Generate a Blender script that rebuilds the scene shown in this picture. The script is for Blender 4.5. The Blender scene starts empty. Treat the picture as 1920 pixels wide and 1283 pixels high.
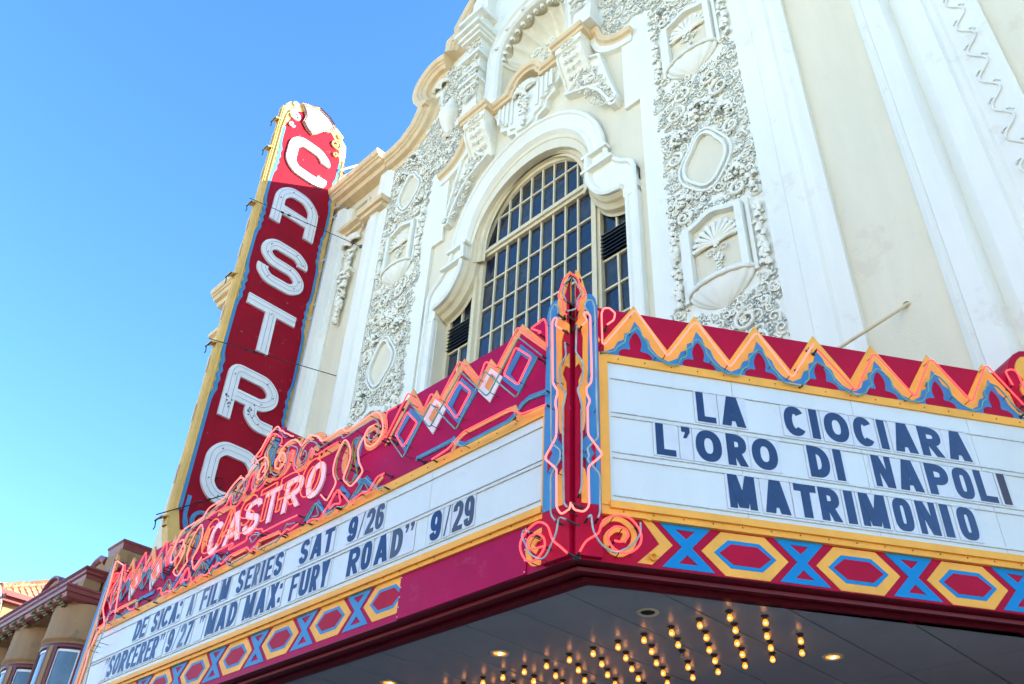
import bpy, math, random
from mathutils import Vector, Matrix
from mathutils.geometry import tessellate_polygon
R = math.radians
S = bpy.context.scene
COL = S.collection
random.seed(7)
PI = math.pi

# ------------------------------------------------------------ camera
FPX = 1656.0
_ro, _pi, _ya = R(3.108), R(37.43), R(-46.80)
CAM = Vector((0, 0, 1.6))
FWD = Vector((math.sin(_ya)*math.cos(_pi), math.cos(_ya)*math.cos(_pi), math.sin(_pi)))
_r0 = Vector((math.cos(_ya), -math.sin(_ya), 0)); _u0 = _r0.cross(FWD)
RGT = _r0*math.cos(_ro) + _u0*math.sin(_ro)
UPV = -_r0*math.sin(_ro) + _u0*math.cos(_ro)
cd = bpy.data.cameras.new('camera'); co = bpy.data.objects.new('camera', cd); COL.objects.link(co)
cd.sensor_width = 36; cd.lens = FPX/1920*36; cd.clip_start = .05; cd.clip_end = 3000
m = Matrix((RGT, UPV, -FWD)).transposed().to_4x4(); m.translation = CAM
co.matrix_world = m; S.camera = co

# ------------------------------------------------------------ sky, sun, exposure
W = bpy.data.worlds.new('World'); S.world = W; W.use_nodes = True
nt = W.node_tree; bg = nt.nodes['Background']
sk = nt.nodes.new('ShaderNodeTexSky'); sk.sky_type = 'NISHITA'; sk.sun_disc = False
SUN_AZ, SUN_EL = R(45), R(23)          # azimuth: direction towards the sun measured from +y to +x
sk.sun_elevation = SUN_EL; sk.sun_rotation = SUN_AZ
sk.air_density = 1.0; sk.dust_density = .25; sk.ozone_density = 2.0; sk.altitude = 50
tm = nt.nodes.new('ShaderNodeMix'); tm.data_type = 'RGBA'; tm.blend_type = 'MULTIPLY'; tm.inputs['Factor'].default_value = 1; tm.inputs['B'].default_value = (.98, .955, 1.0, 1)
hs = nt.nodes.new('ShaderNodeHueSaturation'); hs.inputs['Saturation'].default_value = 1.25; nt.links.new(sk.outputs[0], hs.inputs['Color']); nt.links.new(hs.outputs[0], tm.inputs['A']); nt.links.new(tm.outputs['Result'], bg.inputs[0]); bg.inputs[1].default_value = .15
sl = bpy.data.lights.new('sun', 'SUN'); sl.energy = 5.0; sl.angle = R(.5); sl.color = (1, .93, .82)
so = bpy.data.objects.new('sun', sl); COL.objects.link(so)
sd = Vector((math.sin(SUN_AZ)*math.cos(SUN_EL), math.cos(SUN_AZ)*math.cos(SUN_EL), math.sin(SUN_EL)))
so.rotation_euler = sd.to_track_quat('Z', 'Y').to_euler()
vs = S.view_settings; vs.view_transform = 'Standard'; vs.look = 'None'; vs.gamma = 1; vs.use_curve_mapping = False
vs.exposure = 1.95
S.cycles.max_bounces = 6; S.cycles.use_denoising = True
S.cycles.sample_clamp_indirect = 4

# ------------------------------------------------------------ frames: (u, v, w) -> world, w stands proud of the plane
YC, YF, AX = 4.56, 8.66, -9.0          # marquee front, theatre front, its axis
K = Vector((-4.07, YC, 4.3)); AL = R(56.4)
RU = Vector((math.cos(AL), math.sin(AL), 0)); RW = Vector((math.sin(AL), -math.cos(AL), 0))
XS = -16.59; ZS = 4.3
def FR(u, v, w=0): return Vector((u, YC-w, v))
def RT(u, v, w=0): return Vector((K.x+RU.x*u+RW.x*w, K.y+RU.y*u+RW.y*w, v))
def FC(u, v, w=0): return Vector((AX+u, YF-w, v))
def SG(u, v, w=0): return Vector((XS+w, u+.022*(22.3-v), v))
def SF(u, v, w=0): return Vector((u, v, ZS-w))
def ray(x, y): return FWD + RGT*((x-960)/FPX) - UPV*((y-641.5)/FPX)
def pf(x, y, w=0):                      # where the sight line of a photo point meets a plane, in that plane's (u, v)
    d = ray(x, y); t = (YC-w-CAM.y)/d.y; p = CAM+d*t; return (p.x, p.z)
def pr(x, y, w=0):
    d = ray(x, y); o = K+RW*w; t = (o-CAM).dot(RW)/d.dot(RW); p = CAM+d*t; return ((p-K).dot(RU), p.z)
def pc(x, y, w=0):
    d = ray(x, y); t = (YF-w-CAM.y)/d.y; p = CAM+d*t; return (p.x-AX, p.z)
def ps(x, y, w=0):
    d = ray(x, y); t = (XS+w-CAM.x)/d.x; p = CAM+d*t; return (p.y-.022*(22.3-p.z), p.z)
def Z(o, pts, f, w=0):                  # o = (x, y, scale) of an enlarged crop
    return [f(o[0]+a/o[2], o[1]+b/o[2], w) for a, b in pts]

# ------------------------------------------------------------ 2d helpers
def rnd(pts, r, n=4, closed=False):     # round the corners of a polyline
    out = []; N = len(pts)
    for i, p in enumerate(pts):
        if not closed and i in (0, N-1): out.append(tuple(p)); continue
        a, b = Vector(pts[i-1]), Vector(pts[(i+1) % N]); p = Vector(p)
        da, db = a-p, b-p
        la, lb = da.length, db.length
        if la < 1e-6 or lb < 1e-6: continue
        q = min(r, la*.45, lb*.45); A, B = p+da*(q/la), p+db*(q/lb)
        for k in range(n+1):
            t = k/n; out.append(tuple(A*(1-t)**2 + p*(2*t*(1-t)) + B*t*t))
    return out
def cat(pts, n=5, closed=False):        # smooth curve through points
    out = []; N = len(pts); P = [Vector(p) for p in pts]
    for i in range(N if closed else N-1):
        p0 = P[i-1] if (i > 0 or closed) else P[0]; p1 = P[i]; p2 = P[(i+1) % N]
        p3 = P[(i+2) % N] if (closed or i+2 < N) else P[-1]
        for k in range(n):
            t = k/n
            out.append(tuple(.5*((2*p1)+(p2-p0)*t+(2*p0-5*p1+4*p2-p3)*t*t+(3*p1-p0-3*p2+p3)*t**3)))
    if not closed: out.append(tuple(P[-1]))
    return out
def arc(cx, cy, rx, ry, a0, a1, n=16):
    return [(cx+rx*math.cos(R(a0+(a1-a0)*i/n)), cy+ry*math.sin(R(a0+(a1-a0)*i/n))) for i in range(n+1)]
def sup(cx, cy, rx, ry, e=2.6, n=28, a0=0, a1=360):
    o = []
    for i in range(n if a1-a0 >= 360 else n+1):
        a = R(a0+(a1-a0)*i/n); c, s = math.cos(a), math.sin(a)
        o.append((cx+rx*math.copysign(abs(c)**(2/e), c), cy+ry*math.copysign(abs(s)**(2/e), s)))
    return o
def offs(pts, d, closed=False):         # mitred offset to the left
    N = len(pts); P = [Vector(p) for p in pts]; out = []
    for i in range(N):
        a = P[i]-P[i-1] if (i > 0 or closed) else None
        b = P[(i+1) % N]-P[i] if (i < N-1 or closed) else None
        if a is not None and a.length < 1e-9: a = b
        if b is not None and b.length < 1e-9: b = a
        na = Vector((-a.y, a.x)).normalized() if a is not None else None
        nb = Vector((-b.y, b.x)).normalized() if b is not None else None
        if na is None: n_ = nb
        elif nb is None: n_ = na
        else:
            n_ = na+nb
            if n_.length < .3: n_ = na
            else: n_ = n_.normalized(); n_ = n_/max(.45, n_.dot(na))
        out.append(tuple(P[i]+n_*d))
    return out
def mir(pts, c=0.0): return [(2*c-p[0], p[1]) for p in pts]

# ------------------------------------------------------------ mesh builder
ORI = {}
class MB:
    def __init__(s, F=None): s.v = []; s.f = []; s.sm = []; s.F = F or (lambda a, b, c=0: Vector((a, b, c)))
    def add(s, vs, fs, smooth=False):
        k = len(s.v); s.v += [tuple(p) for p in vs]; s.f += [tuple(i+k for i in f) for f in fs]; s.sm += [smooth]*len(fs)
    def box(s, u0, u1, v0, v1, w0, w1, F=None):
        F = F or s.F
        s.add([F(u, v, w) for w in (w0, w1) for v in (v0, v1) for u in (u0, u1)],
              [(0, 1, 3, 2), (4, 5, 7, 6), (0, 1, 5, 4), (2, 3, 7, 6), (0, 2, 6, 4), (1, 3, 7, 5)])
    def poly(s, pts, w0, w1, holes=(), F=None, back=False):
        F = F or s.F; loops = [list(pts)]+[list(h) for h in holes]
        tri = tessellate_polygon([[Vector((p[0], p[1], 0)) for p in l] for l in loops])
        al = [p for l in loops for p in l]; n = len(al)
        vs_ = [F(p[0], p[1], w1) for p in al]; fs = [tuple(t) for t in tri]
        if w0 is not None:
            vs_ += [F(p[0], p[1], w0) for p in al]; k = 0
            for l in loops:
                m_ = len(l)
                fs += [(k+i, k+(i+1) % m_, n+k+(i+1) % m_, n+k+i) for i in range(m_)]; k += m_
            if back: fs += [tuple(n+i for i in t) for t in tri]
        s.add(vs_, fs)
    def rib(s, pts, t, w0, w1, closed=False, F=None, back=False):
        F = F or s.F; a = offs(pts, t/2, closed); b = offs(pts, -t/2, closed); n = len(pts); m_ = n if closed else n-1
        vs_ = [F(*p, w1) for p in a]+[F(*p, w1) for p in b]+[F(*p, w0) for p in a]+[F(*p, w0) for p in b]; fs = []
        for i in range(m_):
            j = (i+1) % n
            fs += [(i, j, n+j, n+i), (i, j, 2*n+j, 2*n+i), (n+i, n+j, 3*n+j, 3*n+i)]
            if back: fs += [(2*n+i, 2*n+j, 3*n+j, 3*n+i)]
        if not closed: fs += [(0, n, 3*n, 2*n), (n-1, 2*n-1, 4*n-1, 3*n-1)]
        s.add(vs_, fs)
    def ribseg(s, pts, t, w0, w1, closed=False):
        a = offs(pts, t/2, closed); b = offs(pts, -t/2, closed); n = len(pts); F = s.F
        for i in range(n if closed else n-1):
            j = (i+1) % n; w = w1+i*2.5e-5
            s.add([F(*a[i], w), F(*a[j], w), F(*b[j], w), F(*b[i], w), F(*a[i], w0), F(*a[j], w0), F(*b[j], w0), F(*b[i], w0)], [(0, 1, 2, 3), (0, 1, 5, 4), (3, 2, 6, 7)]+([(0, 3, 7, 4)] if i == 0 and not closed else [])+([(1, 2, 6, 5)] if i == n-2 and not closed else []))
    def sweep(s, pts, prof, closed=False, F=None, caps=True, smooth=False):  # prof: list of (offset to the left, w)
        F = F or s.F; n = len(pts); k = len(prof); rows = [offs(pts, q[0], closed) for q in prof]
        vs_ = [F(*rows[j][i], prof[j][1]) for j in range(k) for i in range(n)]; fs = []
        for j in range(k-1):
            for i in range(n if closed else n-1):
                a = (i+1) % n; fs.append((j*n+i, j*n+a, (j+1)*n+a, (j+1)*n+i))
        if caps and not closed: fs += [tuple(j*n for j in range(k)), tuple(j*n+n-1 for j in range(k))]
        s.add(vs_, fs, smooth)
    def tube(s, P, r, n=6, closed=False, r1=None, cap=True):
        P = [Vector(p) for p in P]; N = len(P)
        if N < 2: return
        up = Vector((.13, .27, .95)); vs_ = []; fs = []
        prev = None
        for i in range(N):
            t = (P[(i+1) % N]-P[i-1]) if (closed or 0 < i < N-1) else (P[1]-P[0] if i == 0 else P[-1]-P[-2])
            if t.length < 1e-9: t = Vector((0, 0, 1))
            t.normalize()
            a = (up if prev is None else prev); a = a-t*a.dot(t)
            if a.length < 1e-4: a = Vector((1, 0, 0))-t*t.x
            a.normalize(); prev = a; b = t.cross(a)
            rr = r if r1 is None else r+(r1-r)*i/(N-1)
            vs_ += [P[i]+(a*math.cos(2*PI*k/n)+b*math.sin(2*PI*k/n))*rr for k in range(n)]
        for i in range(N if closed else N-1):
            j = (i+1) % N
            fs += [(i*n+k, i*n+(k+1) % n, j*n+(k+1) % n, j*n+k) for k in range(n)]
        if cap and not closed: fs += [tuple(range(n)), tuple((N-1)*n+k for k in range(n))]
        s.add(vs_, fs, True)
    def ball(s, c, r, nu=8, nv=5, ax=None):   # ellipsoid; r = (a, b, c) along ax = three unit vectors
        c = Vector(c); r = (r, r, r) if not isinstance(r, (tuple, list)) else r
        ax = ax or (Vector((1, 0, 0)), Vector((0, 1, 0)), Vector((0, 0, 1)))
        vs_ = [c+ax[2]*r[2]]; fs = []
        for i in range(1, nv):
            th = PI*i/nv
            for j in range(nu):
                ph = 2*PI*j/nu
                vs_.append(c+ax[0]*(r[0]*math.sin(th)*math.cos(ph))+ax[1]*(r[1]*math.sin(th)*math.sin(ph))+ax[2]*(r[2]*math.cos(th)))
        vs_.append(c-ax[2]*r[2]); L = len(vs_)-1
        for j in range(nu): fs.append((0, 1+j, 1+(j+1) % nu)); fs.append((L, L-nu+(j+1) % nu, L-nu+j))
        for i in range(nv-2):
            for j in range(nu):
                a = 1+i*nu; fs.append((a+j, a+(j+1) % nu, a+nu+(j+1) % nu, a+nu+j))
        s.add(vs_, fs, True)
    def lathe(s, c, prof, axis=Vector((0, 0, 1)), n=16, smooth=True):   # prof: list of (radius, height along axis)
        c = Vector(c); t = axis.normalized(); a = Vector((1, .2, .1)); a = (a-t*a.dot(t)).normalized(); b = t.cross(a); vs_ = []; fs = []
        for r_, h in prof: vs_ += [c+t*h+(a*math.cos(2*PI*k/n)+b*math.sin(2*PI*k/n))*r_ for k in range(n)]
        for i in range(len(prof)-1):
            fs += [(i*n+k, i*n+(k+1) % n, (i+1)*n+(k+1) % n, (i+1)*n+k) for k in range(n)]
        s.add(vs_, fs, smooth)
    def build(s, name, mat, parent=None, label=None, cat=None, group=None, kind=None):
        me = bpy.data.meshes.new(name); o0 = Vector(ORI.get(parent.name, (0, 0, 0))) if parent else Vector((0, 0, 0))
        me.from_pydata([(x-o0.x, y-o0.y, z-o0.z) for x, y, z in s.v], [], s.f)
        me.polygons.foreach_set('use_smooth', s.sm); me.materials.append(mat); me.update()
        o = bpy.data.objects.new(name, me); COL.objects.link(o)
        if parent: o.parent = parent; ORI[o.name] = tuple(o0)
        tag(o, label, cat, group, kind); return o
def tag(o, label=None, cat=None, group=None, kind=None):
    if label: o['label'] = label
    if cat: o['category'] = cat
    if group: o['group'] = group
    if kind: o['kind'] = kind
def thing(name, loc, label, cat, group=None):
    o = bpy.data.objects.new(name, None); COL.objects.link(o); o.location = loc; o.empty_display_size = .2
    ORI[o.name] = tuple(loc); tag(o, label, cat, group); return o
def node(name, parent):                # an empty part that only carries sub-parts
    o = bpy.data.objects.new(name, None); COL.objects.link(o); o.parent = parent; ORI[o.name] = ORI[parent.name]; return o

# ------------------------------------------------------------ materials
def mat(name, col, rough=.6, var=.12, sc=6.0, bump=0.0, bsc=40.0, spec=.5, metal=0.0, col2=None, thr=None, emit=None, es=0.0, coat=0.0, streak=None):
    m_ = bpy.data.materials.new(name); m_.use_nodes = True; t = m_.node_tree; b = t.nodes['Principled BSDF']
    b.inputs['Roughness'].default_value = rough; b.inputs['Metallic'].default_value = metal
    b.inputs['Specular IOR Level'].default_value = spec; b.inputs['Coat Weight'].default_value = coat
    g = t.nodes.new('ShaderNodeNewGeometry')
    if streak:
        mp = t.nodes.new('ShaderNodeMapping'); mp.inputs['Scale'].default_value = streak; t.links.new(g.outputs['Position'], mp.inputs[0]); pos = mp.outputs[0]
    else: pos = g.outputs['Position']
    n1 = t.nodes.new('ShaderNodeTexNoise'); n1.inputs['Scale'].default_value = sc; n1.inputs['Detail'].default_value = 6; n1.inputs['Roughness'].default_value = .62
    t.links.new(pos, n1.inputs['Vector'])
    mx = t.nodes.new('ShaderNodeMix'); mx.data_type = 'RGBA'
    r_ = t.nodes.new('ShaderNodeMapRange'); r_.inputs['From Min'].default_value = .3; r_.inputs['From Max'].default_value = .7
    t.links.new(n1.outputs['Fac'], r_.inputs['Value']); t.links.new(r_.outputs[0], mx.inputs['Factor'])
    c = Vector(col); mx.inputs['A'].default_value = (*(c*(1-var)), 1); mx.inputs['B'].default_value = (*[min(1, x*(1+var*.7)) for x in col], 1)
    out = mx.outputs['Result']
    if col2 is not None:                 # worn paint: patches of a second colour
        n2 = t.nodes.new('ShaderNodeTexNoise'); n2.inputs['Scale'].default_value = thr[1]; n2.inputs['Detail'].default_value = 9; n2.inputs['Roughness'].default_value = .75
        t.links.new(g.outputs['Position'], n2.inputs['Vector'])
        q = t.nodes.new('ShaderNodeMapRange'); q.inputs['From Min'].default_value = thr[0]; q.inputs['From Max'].default_value = thr[0]+.05
        t.links.new(n2.outputs['Fac'], q.inputs['Value']); m2 = t.nodes.new('ShaderNodeMix'); m2.data_type = 'RGBA'
        ml = t.nodes.new('ShaderNodeMath'); ml.operation = 'MULTIPLY'; ml.inputs[1].default_value = thr[2]; t.links.new(q.outputs[0], ml.inputs[0])
        t.links.new(ml.outputs[0], m2.inputs['Factor']); t.links.new(out, m2.inputs['A']); m2.inputs['B'].default_value = (*col2, 1); out = m2.outputs['Result']
    t.links.new(out, b.inputs['Base Color'])
    if bump > 0:
        n3 = t.nodes.new('ShaderNodeTexNoise'); n3.inputs['Scale'].default_value = bsc; n3.inputs['Detail'].default_value = 4; t.links.new(g.outputs['Position'], n3.inputs['Vector'])
        bp = t.nodes.new('ShaderNodeBump'); bp.inputs['Strength'].default_value = 1; bp.inputs['Distance'].default_value = bump
        t.links.new(n3.outputs['Fac'], bp.inputs['Height']); t.links.new(bp.outputs[0], b.inputs['Normal'])
    if emit: b.inputs['Emission Color'].default_value = (*emit, 1); b.inputs['Emission Strength'].default_value = es
    return m_
M = {}
M['white'] = mat('white_plaster', (.81, .805, .69), .8, .05, 1.2, .003, 30, .3, col2=(.62, .55, .44), thr=(.58, 1.4, .3), streak=(2.2, 2.2, .3))
M['orn'] = mat('ornament_plaster', (.86, .83, .68), .8, .07, 5, .004, 40, .3)
M['cream'] = mat('cream_plaster', (.74, .675, .49), .8, .06, .9, .003, 30, .3, col2=(.62, .50, .35), thr=(.58, .8, .3), streak=(1.8, 1.8, .3))
M['gold'] = mat('ochre_trim', (.74, .565, .32), .65, .12, 3, .002, 30, .4)
M['frame'] = mat('window_paint', (.68, .59, .37), .5, .08, 5)
M['crim'] = mat('crimson_paint', (.40, .003, .035), .5, .12, 2.5, .0015, 6, .12, col2=(.62, .2, .27), thr=(.66, 9, .5))
M['purp'] = mat('magenta_paint', (.38, .003, .075), .5, .14, 2.0, .0015, 4, .1, col2=(.45, .06, .14), thr=(.62, 3, .35))
M['mar'] = mat('maroon_metal', (.14, .003, .012), .4, .2, 5, .002, 12)
M['yel'] = mat('yellow_paint', (.86, .42, .06), .5, .12, 3, .001, 9, .3, col2=(.45, .43, .36), thr=(.71, 16, .6))
M['oran'] = mat('orange_paint', (.80, .35, .10), .5, .09, 4, .001, 8, .3)
M['blue'] = mat('blue_paint', (.045, .24, .50), .5, .10, 4, .001, 8, .25)
M['cyan'] = mat('bright_blue_paint', (.0, .22, .52), .5, .08, 4, .001, 8, .2)
M['board'] = mat('white_letterboard', (.63, .70, .68), .25, .05, 2.0, .0006, 5, .5, col2=(.55, .6, .6), thr=(.60, 5, .45), streak=(1, 1, .3))
M['rail'] = mat('clear_rail', (.58, .64, .65), .3, .2, 20)
M['plate'] = mat('letter_plate', (.60, .65, .67), .18, .05, 9, .0004, 6)
M['navy'] = mat('navy_letter', (.012, .028, .085), .12, .25, 9, .0012, 7, .6)
M['navyf'] = mat('blue_letter', (.0, .035, .14), .4, .25, 9, .001, 7, .3)
M['navy2'] = mat('charcoal_letter', (.03, .028, .045), .3, .25, 9, .0012, 7, .6)
M['wpaint'] = mat('white_sign_paint', (.78, .80, .80), .45, .05, 4, 0, 9, .5, col2=(.2, .12, .06), thr=(.74, 14, .5))
M['sred'] = mat('sign_red_paint', (.30, .0015, .015), .55, .14, 1.5, .001, 5, .15, col2=(.52, .26, .27), thr=(.63, 5.5, .55))
M['syel'] = mat('sign_yellow_paint', (.72, .47, .14), .55, .12, 2.5, .001, 8, .4, col2=(.3, .22, .12), thr=(.70, 11, .5))
M['sblu'] = mat('sign_blue_paint', (.04, .25, .48), .5, .12, 4)
M['pinkw'] = mat('pink_white_paint', (.82, .70, .72), .4, .04, 4)
M['sof'] = mat('grey_soffit', (.33, .39, .39), .26, .08, 1.3, .0012, 2.2, .5)
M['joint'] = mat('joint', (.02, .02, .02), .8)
M['dark'] = mat('black_metal', (.02, .02, .022), .5)
M['rust'] = mat('rusty_metal', (.16, .12, .085), .7, .35, 12, .002, 40)
M['galv'] = mat('painted_pipe', (.60, .64, .63), .45, .12, 6)
M['glass'] = mat('dark_window_glass', (.018, .026, .034), .07, .3, 3.0, .002, 3.5, .6)
M['glass2'] = mat('grimy_window_glass', (.035, .042, .045), .16, .5, 4.0, .002, 2.5, .5)
M['glass3'] = mat('blue_tinted_glass', (.012, .022, .045), .05, .3, 3.0, .003, 1.8, .6)
M['reds'] = mat('neon_red_lit', (.5, .03, .02), .3, 0, emit=(1.0, .05, .05), es=.75)
M['redp'] = mat('neon_pink_lit', (.6, .12, .1), .3, 0, emit=(1.0, .15, .12), es=.7)
M['orn_n'] = mat('neon_orange_lit', (.6, .08, .02), .3, 0, emit=(1.0, .10, .02), es=.7)
M['green'] = mat('neon_green_glass', (.10, .38, .32), .12, .25, 8, spec=.6)
M['teal'] = mat('neon_grey_glass', (.30, .42, .42), .12, .3, 5, spec=.6)
M['olive'] = mat('neon_olive_glass', (.26, .30, .02), .15, .2, 8)
M['clearg'] = mat('unlit_tube_glass', (.25, .22, .22), .15, .3, 8)
M['indigo'] = mat('indigo_tube_glass', (.05, .03, .16), .2, .2, 8)
M['bulb'] = mat('lit_bulb', (1, .6, .2), .2, 0, emit=(1.0, .42, .07), es=2.6)
M['fila'] = mat('filament', (1, .8, .4), .2, 0, emit=(1.0, .75, .35), es=3)
M['down'] = mat('downlight_lamp', (1, .8, .4), .3, 0, emit=(1.0, .20, .012), es=.75)
M['dead'] = mat('dead_bulb', (.30, .30, .29), .15, .1)
M['sock'] = mat('bulb_socket', (.03, .022, .02), .5)
M['nwall'] = mat('tan_stucco', (.36, .22, .11), .85, .14, 1.6, .003, 30, .3, col2=(.13, .10, .07), thr=(.60, 1.3, .45), streak=(2, 2, .35))
M['nmar'] = mat('plum_trim', (.24, .05, .05), .45, .14, 5, .001, 15)
M['nsash'] = mat('dark_red_frame', (.13, .02, .025), .4, .12, 6)
M['tile'] = mat('terracotta', (.58, .22, .12), .7, .3, 2.2, .003, 25)
M['curt'] = mat('curtain', (.45, .47, .50), .7, .25, 6, streak=(12, 12, .3))
M['nglass'] = mat('blue_window_glass', (.10, .16, .22), .05, .3, 2, spec=.8)
M['moss'] = mat('olive_bracket', (.17, .15, .06), .7, .3, 12, .003, 40)
M['ply'] = mat('pale_plate', (.62, .52, .44), .6, .1, 6)

# ------------------------------------------------------------ letters as strokes
def glyph(ch, x0, x1, z0, z1, t, e=2.3):
    """shapes ('p', polygon) and ('r', path, closed) filling the box with strokes t wide"""
    g = []; h = t/2; w = x1-x0; H = z1-z0; X = lambda a: x0+h+(w-t)*a; Y = lambda b: z0+h+(H-t)*b
    def rc(a, b, c, d): g.append(('p', [(a, b), (c, b), (c, d), (a, d)]))
    def pa(a, b, c, d, q=None):
        q = q if q else h*min(1.25, math.hypot(c-a, d-b)/abs(d-b)); g.append(('p', [(a-q, b), (a+q, b), (c+q, d), (c-q, d)]))
    cx, cy = (x0+x1)/2, (z0+z1)/2; th = t*.86
    if ch == 'I': rc(cx-h, z0, cx+h, z1)
    elif ch == 'L': rc(x0, z0, x0+t, z1); rc(x0+t, z0, x1, z0+th)
    elif ch == 'T': rc(x0, z1-th, x1, z1); rc(cx-h, z0, cx+h, z1-th)
    elif ch in 'EF':
        rc(x0, z0, x0+t, z1); rc(x0+t, z1-th, x1, z1); rc(x0+t, cy-th*.45, x1-w*.12, cy+th*.55)
        if ch == 'E': rc(x0+t, z0, x1, z0+th)
    elif ch == 'A':
        q = h*1.1; pa(x0+q, z0, cx-w*.02, z1, q); pa(x1-q, z0, cx+w*.02, z1, q); k = .26; a = x0+q+(cx-x0-q)*k; b = x1-q+(cx-x1+q)*k
        g.append(('p', [(a, z0+H*k-th*.4), (b, z0+H*k-th*.4), (b-w*.03, z0+H*k+th*.5), (a+w*.03, z0+H*k+th*.5)]))
    elif ch == 'N': rc(x0, z0, x0+t*.85, z1); rc(x1-t*.85, z0, x1, z1); pa(x1-t*.55, z0, x0+t*.55, z1, t*.55)
    elif ch == 'M':
        rc(x0, z0, x0+t*.8, z1); rc(x1-t*.8, z0, x1, z1); pa(cx, z0+H*.03, x0+t*.52, z1, t*.5); pa(cx, z0+H*.03, x1-t*.52, z1, t*.5)
    elif ch == 'X': pa(x0+h*1.1, z0, x1-h*1.1, z1, h*1.1); pa(x1-h*1.1, z0, x0+h*1.1, z1, h*1.1)
    elif ch == 'Y': rc(cx-h, z0, cx+h, z0+H*.45); pa(cx, z0+H*.4, x0+h*1.1, z1, h*1.1); pa(cx, z0+H*.4, x1-h*1.1, z1, h*1.1)
    elif ch == 'U': g.append(('r', [(X(0), z1), (X(0), Y(.25))]+[(p[0], p[1]) for p in sup(cx, Y(.25), (w-t)/2, (Y(.25)-Y(0)), 2.4, 12, 180, 360)][1:-1]+[(X(1), Y(.25)), (X(1), z1)], False))
    elif ch == 'O': g.append(('r', sup(cx, cy, (w-t)/2, (H-t)/2, e), True))
    elif ch == 'C': g.append(('r', sup(cx, cy, (w-t)/2, (H-t)/2, e, 24, 38, 322), False))
    elif ch == 'D': g.append(('r', [(X(0), Y(0)), (X(0), Y(1)), (X(.3), Y(1))]+sup(X(.3), cy, (w-t)*.7, (H-t)/2, 2.3, 14, 90, -90)[1:-1]+[(X(.3), Y(0))], True))
    elif ch in 'PR':
        yb = .46 if ch == 'R' else .42; c2 = (Y(yb)+Y(1))/2; ry = (Y(1)-Y(yb))/2
        g.append(('r', [(X(0), Y(yb)), (X(0), Y(1)), (X(.4), Y(1))]+sup(X(.4), c2, (w-t)*.6, ry, 2.5, 12, 90, -90)[1:-1]+[(X(.4), Y(yb))], True))
        rc(x0, z0, x0+t, Y(yb)-h)
        if ch == 'R': pa(x1-h, z0, X(.45), Y(yb)-h*.2, h*1.02)
    elif ch == 'S':
        g.append(('r', cat([(X(a), Y(b)) for a, b in [(1, .77), (.93, .90), (.72, .985), (.5, 1), (.25, .98), (.06, .88), (0, .74), (.1, .6), (.5, .49), (.9, .38), (1, .25), (.94, .1), (.74, .015), (.5, 0), (.28, .015), (.08, .1), (0, .24)]], 3), False))
    elif ch == '2':
        g.append(('r', cat([(X(a), Y(b)) for a, b in [(0, .72), (.06, .9), (.5, 1), (.94, .9), (1, .73), (.85, .5), (.3, .2), (.06, .05)]], 4), False)); rc(x0, z0, x1, z0+th)
    elif ch in '96':
        f = (lambda a, b: (X(a), Y(b))) if ch == '9' else (lambda a, b: (X(1-a), Y(1-b)))
        g.append(('r', [f(.5+.5*math.copysign(abs(math.cos(q))**.85, math.cos(q)), .70+.30*math.copysign(abs(math.sin(q))**.85, math.sin(q))) for q in [2*PI*i/24 for i in range(24)]], True))
        g.append(('r', cat([f(*q) for q in [(1, .72), (1, .45), (.98, .25), (.85, .05), (.5, 0), (.14, .05), (0, .22)]], 4), False))
    elif ch == '7': rc(x0, z1-th, x1, z1); pa(x0+w*.32, z0, x1-h, z1-th*.9, h)
    elif ch == '/': pa(x0+h, z0, x1-h, z1, h)
    elif ch == '.:': g += [('p', sup(cx, z0+H*.2, h, h, 2, 12)), ('p', sup(cx, z0+H*.8, h, h, 2, 12))]
    elif ch == ':': rc(cx-h, z0+H*.13, cx+h, z0+H*.13+t*1.2); rc(cx-h, z0+H*.67, cx+h, z0+H*.67+t*1.2)
    elif ch in ("'", '”', '“'):
        n = 1 if ch == "'" else 2
        for i in range(n):
            a = x0+i*(w-t) if n == 2 else x0; hh = H*.36 if n == 1 else H*.3
            if ch == '“': g.append(('p', [(a, z1-hh), (a+t*.35, z1-hh), (a+t*.5, z1-hh*.5), (a+t, z1-hh*.5), (a+t, z1), (a, z1)]))
            else: g.append(('p', [(a+t*.15, z1-hh), (a+t*.55, z1-hh), (a+t, z1-hh*.45), (a+t, z1), (a, z1), (a, z1-hh*.45), (a+t*.45, z1-hh*.45)]))
    return g
def put_glyph(mb, g, w0, w1, t):
    for i, s in enumerate(g):
        ww = w1+i*.0006
        if s[0] == 'p': mb.poly(s[1], w0, ww)
        else: mb.ribseg(s[1], t, w0, ww, s[2])
# ================================================================ ground
g = MB(); g.box(-400, 400, -700, 2.2, -.4, -.15); g.build('road', mat('asphalt', (.07, .07, .072), .85, .2, 3, .004, 60), kind='structure')
g = MB(); g.box(-400, 400, 2.2, 8.6, -.3, 0); g.build('pavement', mat('concrete', (.36, .35, .32), .85, .12, 2, .002, 40), kind='structure')
g = MB(); g.box(-900, 900, 8.6, 900, -.5, -.02); g.build('ground', mat('earth', (.2, .19, .17), .9, .2, .2), kind='structure')

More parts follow.
